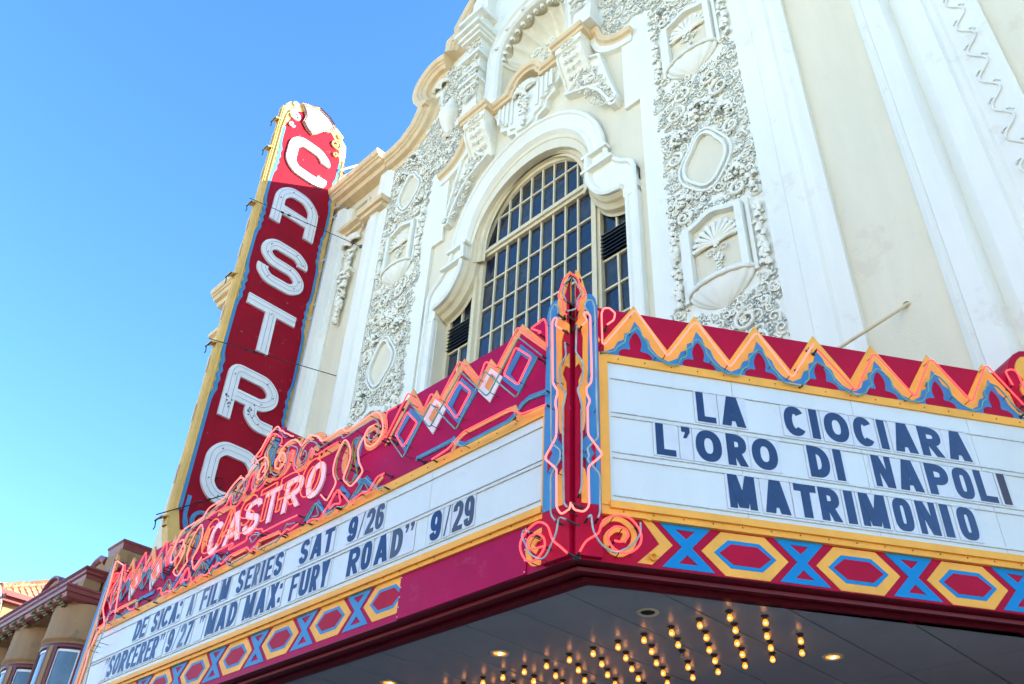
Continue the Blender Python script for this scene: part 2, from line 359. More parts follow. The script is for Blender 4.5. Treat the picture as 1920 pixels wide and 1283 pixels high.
# ================================================================ theatre
TH = thing('theatre_building', (AX, YF, 0), 'ornate white and cream theatre front with tall arched window behind the marquee', 'theatre')
FM = lambda u, v, w=0: FC(-u, v, w)      # mirrored frame
def vstrip(mb, pts, z0, z1, F=FC):       # vertical moulding: cross-section (u, w)
    n = len(pts); mb.add([F(u, z0, w) for u, w in pts]+[F(u, z1, w) for u, w in pts], [(i, i+1, n+i+1, n+i) for i in range(n-1)]+[tuple(range(n)), tuple(range(n, 2*n))])
def shell(mb, u, v, r, w, F, n=9, a0=8, a1=172, d=.16):          # scallop: ribs fanning up from the hinge
    for i in range(n):
        a = R(a0+(a1-a0)*(i+.5)/n); P = [F(u+math.cos(a)*r*t, v+math.sin(a)*r*t, w+d*math.sin(PI*min(1, t*.95))*.7+.02) for t in (0, .25, .5, .75, .92, 1.03)]
        mb.tube(P, r*.03, 6, r1=r*PI*.52/n*1.0)
        mb.ball(F(u+math.cos(a)*r*1.02, v+math.sin(a)*r*1.02, w+.03), r*PI*.56/n, 6, 4)
    mb.ball(F(u, v, w+.04), r*.16, 7, 5)
def drop(mb, u, v0, v1, wd, w, F, n=40):                          # hanging cluster of fruit, narrow at the bottom
    for i in range(n):
        t = random.random()**.75; r_ = random.uniform(.5, 1.0)*.28*wd
        mb.ball(F(u+random.uniform(-1, 1)*wd*(1-t*.85)*.9, v0+(v1-v0)*t, w+random.uniform(0, .6)*wd*(1-t*.6)), (r_, r_*.8, r_*random.uniform(.7, 1.2)), 7, 5)
def curl(mb, u, v, r, w, F, a=0, turns=1.25, s=1, th=.02):        # acanthus volute
    P = []
    for i in range(15):
        t = i/14; q = a+s*2*PI*turns*t; rr = r*(1-t*.82); P.append(F(u+rr*math.cos(q), v+rr*math.sin(q), w+.03*math.sin(PI*t)+.012*t))
    mb.tube(P, th*1.15, 5, r1=th*.7); mb.ball(P[-1], th*1.3, 6, 4)
def leaf(mb, u, v, r, w, F, a):
    ax = (F(math.cos(a), math.sin(a), 0)-F(0, 0, 0), F(-math.sin(a), math.cos(a), 0)-F(0, 0, 0), F(0, 0, 1)-F(0, 0, 0))
    mb.ball(F(u, v, w), (r, r*.36, r*.32), 7, 4, ax)
def fill(mb, inside, u0, u1, v0, v1, w, F, n, sc=1.0):   # acanthus scrollwork: volutes with leaves turning round them, berries between
    put = []
    for _ in range(int(n*2.2)):
        u, v = random.uniform(u0, u1), random.uniform(v0, v1)
        if not inside(u, v): continue
        r = random.uniform(.075, .15)*sc
        if any((u-a)**2+(v-b)**2 < (r+c)**2*.72 for a, b, c in put): continue
        put.append((u, v, r)); s_ = random.choice((-1, 1)); a0 = random.random()*6.3
        curl(mb, u, v, r*.8, w, F, a0, 1.3, s_, .017*sc)
        for k in range(5):
            a = a0-s_*(.3+.62*k); uu, vv = u+math.cos(a)*r*1.08, v+math.sin(a)*r*1.08
            if inside(uu, vv): leaf(mb, uu, vv, r*.5, w+.004, F, a+s_*.9)
        if random.random() < .3:
            for k in range(3): mb.ball(F(u+random.uniform(-r, r)*1.2, v+random.uniform(-r, r)*1.2, w+.012), .026*sc, 6, 4)
    for _ in range(int(n*.45)):
        u, v = random.uniform(u0, u1), random.uniform(v0, v1)
        if inside(u, v): leaf(mb, u, v, random.uniform(.03, .065)*sc, w, F, random.random()*6.3)
lowcurve = [(-5.25, 20.0), (-4.9, 19.98), (-4.5, 20.06), (-4.15, 20.32), (-3.96, 20.7), (-3.9, 20.95)]
scroll = [(-3.62, 20.76), (-3.85, 20.84), (-4.1, 21.1), (-4.26, 21.45), (-4.3, 21.8), (-4.15, 22.18), (-3.8, 22.46), (-3.4, 22.52), (-3.06, 22.42)]
upper = [(-3.06, 22.42), (-3.05, 22.95), (-2.74, 23.0), (-2.78, 23.3), (-2.5, 23.7), (-2.15, 24.2), (-1.75, 25.2), (-1.0, 26.0), (0, 26.3)]
half = [(-13.95, 20.1), (-5.4, 20.1)]+lowcurve[1:]+scroll[2:]+upper[1:]
outl = half+[(-u, v) for u, v in half[::-1][1:]]
ARC = lambda r, zc=14.38, n=20, a0=180, a1=0: arc(0, zc, r, r, a0, a1, n)
hole = [(-2.5, 7.6), (-2.5, 13.15), (-1.95, 13.35), (-1.72, 13.7), (-1.62, 14.3)]+ARC(1.62)[1:-1]+[(1.62, 14.3), (1.72, 13.7), (1.95, 13.35), (2.5, 13.15), (2.5, 7.6)]
niche_h = [(1.1, 18.6), (1.1, 20.6)]+arc(0, 20.6, 1.1, 1.1, 0, 180, 16)[1:-1]+[(-1.1, 20.6), (-1.1, 18.6)]
mb = MB(FC); mb.poly([(-13.95, 4.36), *outl, (13.95, 4.36)], -.45, 0, (hole, niche_h)); mb.build('wall', M['cream'], TH)
mb = MB(FC); mb.box(-13.9, 13.9, 4.4, 19.6, -8, -1.6); mb.box(-13.9, -13.5, 4.4, 19.8, -1.6, -.46); mb.box(13.5, 13.9, 4.4, 19.8, -1.6, -.46); mb.build('auditorium_wall', M['cream'], TH); mb = MB(FC); mb.box(-13.9, -9.0, 0, 4.35, -4, 0); mb.box(9.0, 13.9, 0, 4.35, -4, 0); mb.box(-9, 9, 0, 4.28, -4, -3.8); mb.build('entrance_wall', M['mar'], TH)  # auditorium body unseen; depth set so neighbour's wall is shaded, its tiles sunlit
cz = [(-2.98, 4.5), (-2.98, 15.35), (-2.62, 15.35), (-2.62, 17.55), (-2.3, 17.7), (-2.16, 18.2), (2.16, 18.2), (2.3, 17.7), (2.62, 17.55), (2.62, 15.35), (2.98, 15.35), (2.98, 4.5)]
inner = [(-5.05, 4.42), (-5.05, 20.0)]+lowcurve[1:]+scroll[2:]+upper[1:]
mb = MB(FC); mb.poly(inner+[(-u, v) for u, v in inner[::-1][1:]], 0, .07, (cz[1:-1][::1] and [(-2.98, 4.5), *cz[1:-1], (2.98, 4.5)], [(-u, v) for u, v in niche_h])); mb.build('plaster_facing', M['white'], TH)
for F, s in ((FC, -1), (FM, 1)):         # F: left as drawn, FM mirrored
    mb = MB(F)
    vstrip(mb, [(-5.95, 0), (-5.95, .10), (-5.82, .16), (-5.72, .16), (-5.68, .21), (-5.60, .21), (-5.40, .20), (-5.36, .14), (-5.05, .13), (-5.05, .0)], 4.42, 18.1, F)
    vstrip(mb, [(-5.72, 0), (-5.72, .10), (-5.6, .16), (-5.3, .16), (-5.05, .10), (-5.05, 0)], 18.1, 20.0, F)
    vstrip(mb, [(-8.42, 0), (-8.42, .08), (-8.36, .10), (-7.98, .10), (-7.94, .14), (-7.88, .14), (-7.84, .22), (-7.6, .22), (-7.45, .10), (-7.36, .28), (-7.12, .24), (-7.08, .12), (-7.02, .12), (-6.95, .05), (-6.95, 0)], 4.42, 19.4, F)
    mb.build('pilaster', M['white'], TH)
    mb = MB(F); mb.tube([F(-8.17+.085*math.sin(z*11.5), z, .12) for z in [4.45+i*.06 for i in range(250)]], .015, 5)
    for i in range(27):
        z = 4.6+i*.546; mb.tube([F(-8.12+.05*math.cos(a), z+.06*math.sin(a), .115) for a in (0, .6, 1.2, 1.8)], .012, 4)
        mb.tube([F(-8.22-.05*math.cos(a), z+.27+.06*math.sin(a), .115) for a in (0, .6, 1.2, 1.8)], .012, 4)
    mb.build('wave_moulding', M['white'], TH)
    mb = MB(F); mb.box(-6.02, -5.1, 18.1, 18.24, 0, .30); mb.box(-6.08, -5.04, 18.24, 18.42, 0, .38); mb.build('pilaster_cap', M['gold'], TH)
    # gable cornice
    prof = [(0, -.5), (0, .44), (-.03, .46), (-.17, .42), (-.20, .36), (-.25, .36), (-.27, .31), (-.36, .26), (-.38, .14), (-.52, .10), (-.54, .02)]
    p2 = [(a, b+.16) for a, b in prof[:-1]]+[(-.54, 0)]
    mb = MB(F); mb.sweep([(-14.15, 20.2), (-5.32, 20.2)], p2); mb.sweep([(-14.15, 18.55), (-6.3, 18.55)], [(0, 0), (0, .26), (-.1, .24), (-.14, .12), (-.22, .1), (-.22, 0)]) if s < 0 else None
    mb.sweep(lowcurve, prof); mb.sweep(cat(scroll, 3), prof); mb.sweep(upper, prof); mb.build('cornice', M['gold'], TH)
    # swooping trim beside the ledge
    path = rnd([(-2.95, 17.62), (-2.6, 17.68), (-2.25, 17.95), (-2.12, 18.5), (-1.85, 18.5)], .2)
    mb = MB(F); mb.sweep(path, [(0, 0), (0, .22), (-.12, .2), (-.15, .14), (-.2, .12), (-.2, 0)]); mb.build('ledge_trim', M['gold'], TH)
    mb = MB(F); mb.sweep(offs(path, -.2), [(0, .06), (0, .12), (-.14, .11), (-.16, 0)]); mb.build('ledge_band', M['white'], TH)
    # console under the ledge
    c = node('console', TH); u0, u1 = -1.87, -1.08
    mb = MB(F); mb.sweep([(u0-.06, 18.52), (u1+.06, 18.52)], [(0, 0), (0, .56), (-.1, .53), (-.12, .48), (-.2, .46), (-.2, 0)]); mb.build('ledge', M['gold'], c)
    mb = MB(F); vstrip2 = [(0, 18.32), (.44, 18.32), (.44, 18.12), (.38, 18.1), (.38, 17.92), (.33, 17.78), (.22, 17.55), (.12, 17.35), (.05, 17.12), (0, 17.05)]
    n = len(vstrip2); mb.add([F(u0+.03, z, w) for w, z in vstrip2]+[F(u1-.03, z, w) for w, z in vstrip2], [(i, i+1, n+i+1, n+i) for i in range(n-1)]+[tuple(range(n)), tuple(range(n, 2*n))])
    for uu in (u0+.07, u1-.07): mb.tube([F(uu, z, w+.015) for w, z in vstrip2[2:]], .03, 5)
    for zz, ww in ((18.2, .445), (17.98, .385), (17.78, .335), (17.6, .25), (17.42, .16)):
        curl(mb, u0+.28, zz, .09, ww, F, 0, 1.2, 1, .018); curl(mb, u1-.28, zz, .09, ww, F, PI, 1.2, -1, .018); leaf(mb, (u0+u1)/2, zz, .09, ww, F, PI/2)
    mb.build('corbel', M['orn'], c)
# centre ledge, arched over the small shell
path = [(-1.08, 18.5), (-.58, 18.5), (-.56, 18.6)]+arc(0, 18.58, .5, .42, 172, 8, 12)+[(.56, 18.6), (.58, 18.5), (1.08, 18.5)]
mb = MB(FC); mb.sweep(path, [(0, 0), (0, .34), (-.1, .31), (-.12, .26), (-.19, .24), (-.19, 0)]); mb.build('ledge_trim', M['gold'], TH)
mb = MB(FC); hp = [(-1.12, 18.3), (-1.0, 18.05), (-.96, 17.82), (-.84, 17.7), (-.84, 17.5), (-.62, 17.38), (-.58, 17.15), (-.34, 17.05), (-.3, 16.85), (0, 16.78)]
mb.poly(hp+[(-u, v) for u, v in hp[::-1][1:]], 0, .14); hq = [(u*.82, 17.7+(v-17.7)*.85) for u, v in hp]; mb.poly(hq+[(-u, v) for u, v in hq[::-1][1:]], .14, .2)
for s in (-1, 1):
    for k in range(4): mb.box(s*(.36+.14*k)-.01, s*(.36+.14*k)+.06*s, 17.35+.1*k, 18.2, .2, .235)
mb.build('cartouche', M['white'], TH)
mb = MB(FC); shell(mb, 0, 18.08, .34, .2, FC, 9); drop(mb, 0, 18.0, 16.95, .2, .22, FC, 46); mb.build('shell_ornament', M['orn'], TH)
# niche with scallop shell
mb = MB(FC); n = 16
mb.add([FC(1.1*math.cos(PI*i/n), z, -.85*math.sin(PI*i/n)) for z in (18.45, 20.62) for i in range(n+1)], [(i, i+1, n+2+i, n+1+i) for i in range(n)], True)
mb.box(-1.15, 1.15, 18.4, 18.46, -.9, 0); mb.build('niche_back', M['cream'], TH); mb = MB(FC); mb.box(-1.5, 1.5, 18.2, 22.2, -1.3, -1.2); mb.box(-1.5, 1.5, 22.1, 22.2, -1.2, -.46); mb.box(1.4, 1.5, 18.2, 22.1, -1.2, -.46); mb.box(-1.5, -1.4, 18.2, 22.1, -1.2, -.46); mb.build('niche_sun_block', M['cream'], TH)  # outer boxes added behind the recess to stop sun leaking through
mb = MB(FC); NP, NS = 96, 9; V = []
for i in range(NP+1):
    ph = PI*i/NP; fl = abs(math.sin(ph*7.5))**.8
    for j in range(NS+1):
        t = j/NS; r_ = (1.06+.05*fl*t); bz = 2*t*(1-t)
        V.append(FC(math.cos(ph)*r_*(t*t+bz*.62), 20.5+math.sin(ph)*r_*(t*t+bz*.62), -.62*(1-t)**2-.9*bz-.05-.17*fl*t**.7))
mb.add(V, [(i*(NS+1)+j, i*(NS+1)+j+1, (i+1)*(NS+1)+j+1, (i+1)*(NS+1)+j) for i in range(NP) for j in range(NS)], True); mb.build('niche_shell', M['orn'], TH)
mb = MB(FC)
for i in range(15): a = PI*(i+.5)/15; mb.ball(FC(1.09*math.cos(a), 20.5+1.09*math.sin(a), .0), .075, 7, 5)
curl(mb, -.25, 20.42, .17, -.35, FC, 0, 1.3, 1, .035); curl(mb, .25, 20.42, .17, -.35, FC, PI, 1.3, -1, .035); drop(mb, 0, 20.4, 19.75, .16, -.4, FC, 34)
mb.tube([FC(1.08*math.cos(a), 20.42, -.85*math.sin(a)+.02) for a in [PI*i/20 for i in range(21)]], .05, 6)
mb.build('shell_rim', M['orn'], TH)
mb = MB(FC); mb.sweep([(-1.48, 18.5), (-1.48, 20.6)]+arc(0, 20.6, 1.48, 1.48, 180, 0, 24)[1:-1]+[(1.48, 20.6), (1.48, 18.5)], [(0, .06), (0, .2), (-.06, .22), (-.1, .16), (-.28, .13), (-.32, .18), (-.38, .12), (-.39, 0)])
for a in range(20, 180, 28): mb.ball(FC(1.28*math.cos(R(a)), 20.6+1.28*math.sin(R(a)), .16), .07, 7, 5)
mb.build('niche_arch', M['white'], TH)
for F in (FC, FM):
    mb = MB(F); z = 18.52
    for hh, wd, dp in ((.25, .62, .4), (.9, .5, .30), (.1, .6, .42), (.14, .5, .34), (.1, .64, .45), (.35, .5, .32), (.08, .6, .42), (.5, .44, .3), (.1, .66, .46), (.12, .54, .38), (.5, .5, .34), (.1, .7, .5), (.14, .8, .58), (.14, .92, .68), (.5, .6, .4), (.15, .9, .6), (2.0, .6, .3)):
        mb.box(-1.82-wd/2, -1.82+wd/2, z, z+hh, 0, dp+.06); z += hh
    mb.build('ornate_pilaster', M['white'], TH)
    mb = MB(F)
    for _ in range(150):
        zz = random.uniform(19.3, 22.6); e = random.random()
        if e < .55: curl(mb, random.uniform(-2.08, -1.55), zz, random.uniform(.04, .1), .42, F, random.random()*6, 1.1, random.choice((-1, 1)), .018)
        else: leaf(mb, random.uniform(-2.08, -1.55), zz, random.uniform(.05, .1), .42, F, random.random()*6)
    for k in range(12): mb.tube([F(-1.5, 19.0+.08*k, .1), F(-1.5, 19.04+.08*k, .38)], .02, 4)
    mb.build('pilaster_relief', M['orn'], TH, kind='stuff')
    # field of relief under the gable scroll, with an urn
    mb = MB(F)
    fill(mb, lambda u, v: v > 17.9+(-2.2-u)*.0 and (u > -3.3 or v < 20.2-(-3.3-u)*.1) and v < 22.2+(u+3.9)*.5, -3.75, -2.2, 18.0, 22.0, .09, F, 620, 1.25)
    mb.lathe(F(-2.85, 19.0, .1), [(.05, 0), (.16, .05), (.07, .2), (.2, .4), (.3, .75), (.3, .95), (.16, 1.1), (.2, 1.2), (.1, 1.35), (.12, 1.45), (.02, 1.6)], n=14)
    shell(mb, -3.45, 21.55, .3, .08, F, 9)
    mb.build('relief_carving', M['orn'], TH, kind='stuff')
# tall ornamental strips with basins, shells, cartouches and fruit
UC = 4.18
def lobed(cx, cy, a, b): return [(cx+a*(1+.07*math.cos(4*t)+.04*math.cos(3*t+1))*math.cos(t), cy+b*(1+.07*math.cos(4*t)+.04*math.cos(3*t+1))*math.sin(t)) for t in [2*PI*i/36 for i in range(36)]]
for F in (FC, FM):
    for B in (4.3, 9.65, 15.0):
        c = node('ornament_panel', TH); top = min(B+5.35, 19.7)
        mb = MB(F); mb.box(-UC-.40, -UC+.40, B+.42, B+1.62, .07, .085); mb.build('inset_panel', M['cream'], c)
        if B+3.6 < top: mb = MB(F); mb.poly(lobed(-UC, B+3.0, .33, .50), .07, .087); mb.build('cartouche_field', M['cream'], c)
        mb = MB(F)
        for s in (-1, 1):
            mb.box(-UC+s*.46-.055, -UC+s*.46+.055, B+.38, B+1.68, .07, .2); mb.box(-UC+s*.58-.03, -UC+s*.58+.03, B+.3, B+1.7, .07, .13)
        mb.rib(rnd([(-UC-.5, B+1.64), (-UC-.3, B+1.68), (-UC, B+1.82), (-UC+.3, B+1.68), (-UC+.5, B+1.64)], .2), .09, .07, .19)
        if B+3.6 < top: mb.rib(lobed(-UC, B+3.0, .37, .56), .05, .07, .15, True); mb.rib(lobed(-UC, B+3.0, .46, .66), .04, .07, .13, True)
        mb.build('inset_frame', M['white'], c)
        mb = MB(F); nn = 14                                    # fluted basin
        if B < 5: B0, B = B, 4.85
        else: B0 = B
        V = []
        for j in range(7):
            t = j/6
            for i in range(nn*3+1):
                ph = PI*i/(nn*3); fl = 1+.07*abs(math.sin(ph*nn/2*1.0)); rr = math.cos(t*PI/2)**.7
                V.append(F(-UC+.52*math.cos(ph)*rr*fl, B+.36-.42*t**1.2, 07e-2+.20*math.sin(ph)*rr*fl))
        m_ = nn*3+1; mb.add(V, [(j*m_+i, j*m_+i+1, (j+1)*m_+i+1, (j+1)*m_+i) for j in range(6) for i in range(m_-1)], True)
        mb.tube([F(-UC+.55*math.cos(PI*i/20), B+.38, .07+.23*math.sin(PI*i/20)) for i in range(21)], .032, 6)
        mb.tube([F(-UC+.53*math.cos(PI*i/20), B+.44, .07+.21*math.sin(PI*i/20)) for i in range(21)], .02, 6); mb.build('basin', M['white'], c); B = B0
        mb = MB(F); shell(mb, -UC, B+1.16, .37, .08, F, 11, -6, 186, .06); mb.build('shell', M['orn'], c)
        mb = MB(F); drop(mb, -UC, B+1.12, B+.62, .14, .1, F, 30); curl(mb, -UC-.12, B+1.0, .08, .1, F, 0, 1.2, 1, .014); curl(mb, -UC+.12, B+1.0, .08, .1, F, PI, 1.2, -1, .014); mb.build('fruit_drop', M['orn'], c)
        for s in (-1, 1):
            mb = MB(F)
            for _ in range(62):
                r_ = random.uniform(.028, .062); mb.ball(F(-UC+s*.73+random.uniform(-.06, .06), random.uniform(B+.3, B+2.15), .08+random.uniform(0, .07)), (r_, r_, r_*random.uniform(.7, 1.3)), 7, 5)
            mb.build('fruit_chain', M['orn'], c, kind='stuff')
        mb = MB(F)
        ins = lambda u, v: not (abs(u+UC) < .62 and B-.1 < v < B+1.85) and not (((u+UC)/.52)**2+((v-B-3.0)/.66)**2 < 1)
        fill(mb, ins, -UC-.8, -UC+.8, B+1.7, min(top, B+2.6), .08, F, 230); fill(mb, ins, -UC-.8, -UC+.8, B+2.3, min(top, B+5.3), .08, F, int(760*(min(top, B+5.3)-B-2.3)/3))
        if B > 5: fill(mb, ins, -UC-.8, -UC+.8, B-.3, B+.3, .08, F, 90)
        for (a, b, r_, n) in ((0, B+4.25, .3, 60), (-.42, B+3.85, .2, 26), (.42, B+3.85, .2, 26), (.5, B+2.35, .16, 18), (-.5, B+2.35, .16, 18)):
            if b+.2 > top: continue
            for _ in range(n):
                q = random.random()*2*PI; k = random.random()**.5*r_; mb.ball(F(-UC+a+k*math.cos(q), b+k*.8*math.sin(q), .1+.16*(1-k/r_)), random.uniform(.028, .055), 7, 5)
        for s in (-1, 1):
            for (a, b, r_) in ((.45, B+4.5, .22), (.3, B+4.9, .2), (.55, B+3.4, .17), (.5, B+2.0, .16)):
                if b+.2 < top: curl(mb, -UC+s*a, b, r_, .1, F, PI/2, 1.35, s, .03)
        mb.build('relief_carving', M['orn'], c, kind='stuff')
    # shell and garland between the pilasters
    mb = MB(F); shell(mb, -6.62, 17.75, .36, .05, F, 11); curl(mb, -6.75, 17.5, .16, .05, F, 0, 1.3, 1, .03); curl(mb, -6.4, 17.5, .16, .05, F, PI, 1.3, -1, .03)
    drop(mb, -6.5, 17.5, 16.8, .22, .08, F, 60); mb.box(-6.75, -6.25, 16.62, 16.72, 0, .2); drop(mb, -6.5, 16.6, 15.0, .24, .1, F, 150); mb.build('garland', M['orn'], TH)
    mb = MB(F); mb.rib([(-6.85, 18.3), (-6.85, 19.3), (-6.2, 19.3), (-6.2, 18.2), (-6.35, 18.0)], .07, 0, .07); mb.build('panel_moulding', M['cream'], TH)
# quadrant panels over the window shoulders
for F, s in ((FC, -1), (FM, 1)):
    a = [(-1.2, 17.0)]+[(-1.45, 17.2), (-1.62, 17.42), (-1.75, 17.72)]+[(-2.1, 17.5), (-2.2, 17.0), (-2.36, 16.3), (-2.52, 15.72), (-2.45, 15.6), (-2.36, 15.62)]+[(-2.3, 15.85), (-2.1, 16.3), (-1.8, 16.7)]
    c = node('carved_panel', TH)
    mb = MB(F); mb.poly(a, 0, .12); mb.build('panel', M['orn'], c)
    mb = MB(F); mb.rib(a, .055, 0, .19, True); curl(mb, -2.43, 15.72, .1, .18, F, 0, 1.3, 1, .025); mb.build('panel_frame', M['white'], c)
    mb = MB(F); fill(mb, lambda u, v: v < 17.5 and v > 15.8 and abs(u-(-1.72-.42*(17.1-v)))<.26*(.5+.5*min(1, (v-15.5)/.9)), -2.5, -1.3, 15.7, 17.5, .13, F, 240, .9); curl(mb, -1.85, 16.9, .17, .14, F, 0, 1.4, 1, .03); mb.build('relief_carving', M['orn'], c, kind='stuff')

# ---------------- the window
wp = [(0, .07), (0, .14), (-.03, .17), (-.08, .17), (-.11, .13), (-.15, .12), (-.32, .04), (-.35, .08), (-.41, .09), (-.45, .04), (-.48, .0), (-.50, -.02)]
mb = MB(FC); mb.sweep(arc(0, 14.58, 2.15, 2.32, 180, 0, 44), wp); 
mb.build('arch_moulding', M['white'], TH)
gp = [(0, .02), (-.03, -.02), (-.06, -.02), (-.08, -.06), (-.11, -.06), (-.13, -.11), (-.2, -.12), (-.22, -.17), (-.27, -.17)]
mb = MB(FC); mb.sweep([(-1.7, 14.1), (-1.7, 14.4)]+arc(0, 14.45, 1.7, 1.84, 180, 0, 44)[1:-1]+[(1.7, 14.4), (1.7, 14.1)], [(a*1.25, b) for a, b in gp]); mb.build('arch_reveal', M['frame'], TH)
for F in (FC, FM):
    inn = cat([(-1.68, 14.62), (-1.68, 14.2), (-1.74, 13.8), (-1.97, 13.42), (-2.2, 13.25), (-2.5, 13.18)], 4)
    mb = MB(F); outer_ = [(-2.82, 13.0)]+cat([(-2.82, 13.6), (-2.74, 13.82), (-2.5, 14.02), (-2.34, 14.22), (-2.22, 14.4), (-2.18, 14.62)], 3)
    mb.poly(outer_+inn+[(-2.5, 13.0)], 0, .10); mb.build('window_shoulder', M['white'], TH)
    mb = MB(F); mb.sweep([(-2.82, 13.1), *outer_[1:]], [(0, 0), (0, .12), (-.03, .15), (-.08, .15), (-.1, .11)])
    mb.box(-2.22, -1.62, 14.56, 14.64, .05, .2); mb.box(-2.36, -1.62, 14.14, 14.21, .05, .22)
    V = []; q = [(0, 14.1), (.34, 14.1), (.33, 13.95), (.28, 13.75), (.2, 13.55), (.16, 13.3), (.12, 13.15)]
    mb.sweep(offs(inn, -.02), [(0, .0), (.02, .18), (-.03, .21), (-.08, .19), (-.12, .10)]); mb.build('hood_moulding', M['white'], TH)
    mb = MB(F); mb.sweep(inn[4:], [(0, .1), (.05, .04), (.07, -.02), (.1, -.06), (.14, -.1), (.16, -.2), (.2, -.24)][::1]); mb.build('hood_reveal', M['frame'], TH)
    mb = MB(F); vstrip(mb, [(-2.82, 0), (-2.82, .12), (-2.79, .15), (-2.74, .15), (-2.71, .09), (-2.62, .08), (-2.59, .11), (-2.54, .11), (-2.52, .07), (-2.5, -.27)], 6.0, 13.1, F); mb.build('window_architrave', M['white'], TH)
WN = node('arched_window', TH); fr = M['frame']; wz = -.30
def bar(u0, u1, v0, v1, d0=wz-.02, d1=wz+.035, nm='glazing_bar', F=FC, p=None): mb = MB(F); mb.box(u0, u1, v0, v1, d0, d1); return mb.build(nm, fr, p or WN)
mb = MB(FC); mb.sweep([(-1.62, 7.6), (-1.62, 14.38)]+ARC(1.62, n=36)[1:-1]+[(1.62, 14.38), (1.62, 7.6)], [(.03, wz+.13), (-.05, wz+.13), (-.07, wz+.06), (-.14, wz+.06), (-.16, wz)]); mb.build('window_frame', fr, WN)
mb = MB(FC); mb.box(-1.48, 1.48, 14.25, 14.33, wz-.02, wz+.07); mb.box(-1.48, 1.48, 14.33, 14.4, wz-.02, wz+.12); mb.box(-1.48, 1.48, 14.4, 14.5, wz-.02, wz+.07); mb.build('transom', fr, WN)
CW = 2.9/9; RZ = [14.22-.69*i for i in range(10)]; GR = 1.47
def pane(pts, p, F=FC):
    mb = MB(F); tx, ty = random.uniform(-.03, .03), random.uniform(-.03, .03); cu = sum(q[0] for q in pts)/len(pts); cv = sum(q[1] for q in pts)/len(pts)
    mb.add([F(u, v, wz-.01+(u-cu)*tx+(v-cv)*ty) for u, v in pts], [tuple(range(len(pts)))]); mb.build('window_pane', M[random.choice(('glass', 'glass2', 'glass3'))], p)
for i in range(9):
    a, b = -1.45+CW*i, -1.45+CW*(i+1)
    for j in range(9): pane([(a, RZ[j+1]), (b, RZ[j+1]), (b, RZ[j]), (a, RZ[j])], WN)
    if i: bar(a-.018, a+.018, 8.0, 14.25)
    for (z0, z1) in ((14.5, 15.25), (15.25, 16.2)):
        us = [a+(b-a)*k/6 for k in range(7)]; tp = [(u, min(z1, 14.38+math.sqrt(max(0, GR*GR-u*u)))) for u in us]; tp = [q for q in tp if q[1] > z0+.02]
        if len(tp) > 1: pane([(tp[0][0], z0), (tp[-1][0], z0)]+tp[::-1], WN)
    if i: bar(a-.018, a+.018, 14.5, 14.36+math.sqrt(GR*GR-a*a))
for j in range(1, 10): bar(-1.45, 1.45, RZ[j]-.02, RZ[j]+.02, wz-.022, wz+.028)
hw = math.sqrt(GR**2-.87**2); bar(-hw, hw, 15.23, 15.27, wz-.022, wz+.028)
for F in (FC, FM):
    SW = node('side_window', TH)
    bar(-1.72, -1.60, 7.6, 14.0, wz-.03, wz+.09, 'window_mullion', F, SW); bar(-2.5, -2.38, 7.6, 13.3, wz-.03, wz+.06, 'window_frame', F, SW)
    zz = [13.5, 12.86, 12.22, 11.55, 10.88, 10.2, 9.52, 8.85]
    for j in range(7):
        if j == 1: continue
        for a, b in ((-2.38, -2.05), (-2.05, -1.72)): pane([(a, zz[j+1]), (b, zz[j+1]), (b, zz[j]), (a, zz[j])], SW, F)
    bar(-2.07, -2.03, 12.86, 13.4, p=SW, F=F); bar(-2.07, -2.03, 8.85, 12.22, p=SW, F=F)
    for z in zz[1:]: bar(-2.38, -1.72, z-.02, z+.02, wz-.022, wz+.028, F=F, p=SW)
    LV = node('louvre_vent', TH); mb = MB(F); mb.box(-2.38, -1.72, 12.22, 12.86, wz-.2, wz-.15); mb.build('vent_back', M['dark'], LV)
    for k in range(7):
        z = 12.26+.088*k; mb = MB(F); mb.add([F(u, z+dz, wz+d) for u in (-2.4, -1.70) for dz, d in ((0, .09), (.012, .09), (.085, -.03), (.073, -.03))], [(0, 1, 5, 4), (1, 2, 6, 5), (2, 3, 7, 6), (3, 0, 4, 7), (0, 1, 2, 3), (4, 5, 6, 7)]); mb.build('louvre_slat', mat('louvre_dark', (.03, .04, .045), .45) if 'louvre_dark' not in bpy.data.materials else bpy.data.materials['louvre_dark'], LV)
# parts of the front seen through openings get a black sheet standing in for the unlit room
mb = MB(FC); mb.box(-2.6, 2.6, 7.4, 16.2, -1.5, -1.45); mb.build('unlit_room_sheet', M['joint'], TH)
# drainpipe left of the front
mb = MB(FC); pu = pc(600, 640, .1)[0]; mb.tube([FC(-7.45, 4, .2), FC(-7.45, 18.6, .2)], .07, 8)
for z in (6, 8, 10, 12, 14, 16): mb.lathe(FC(-7.45, z, .2), [(.085, 0), (.085, .08)], n=10)
mb.build('drainpipe', M['galv'], TH)
# ================================================================ blade sign
BS = thing('blade_sign', (XS, 7.4, 9.0), 'tall red vertical blade sign with stacked white letters and yellow edges', 'sign')
D = .34
L0, L1 = 6.14, 8.32                                       # left (street) and right edges of the face
crown = [(L1, 21.9), (8.28, 22.25), (8.12, 22.4), (8.05, 22.62), (7.86, 22.72), (7.72, 22.72), (7.5, 22.86), (7.12, 22.95), (6.98, 22.82), (6.62, 22.68), (6.42, 22.6), (6.36, 22.52), (6.25, 22.5), (6.15, 22.3), (6.12, 22.05)]
foot = [(6.12, 9.5), (6.12, 9.1), (6.2, 9.05), (6.24, 8.88), (6.34, 8.78), (6.42, 8.95), (6.6, 9.0), (7.6, 9.0), (L1, 9.4)]
mb = MB(SG); mb.poly(crown+foot, -.2, -.02, back=True); mb.build('sign_cabinet', M['syel'], BS)
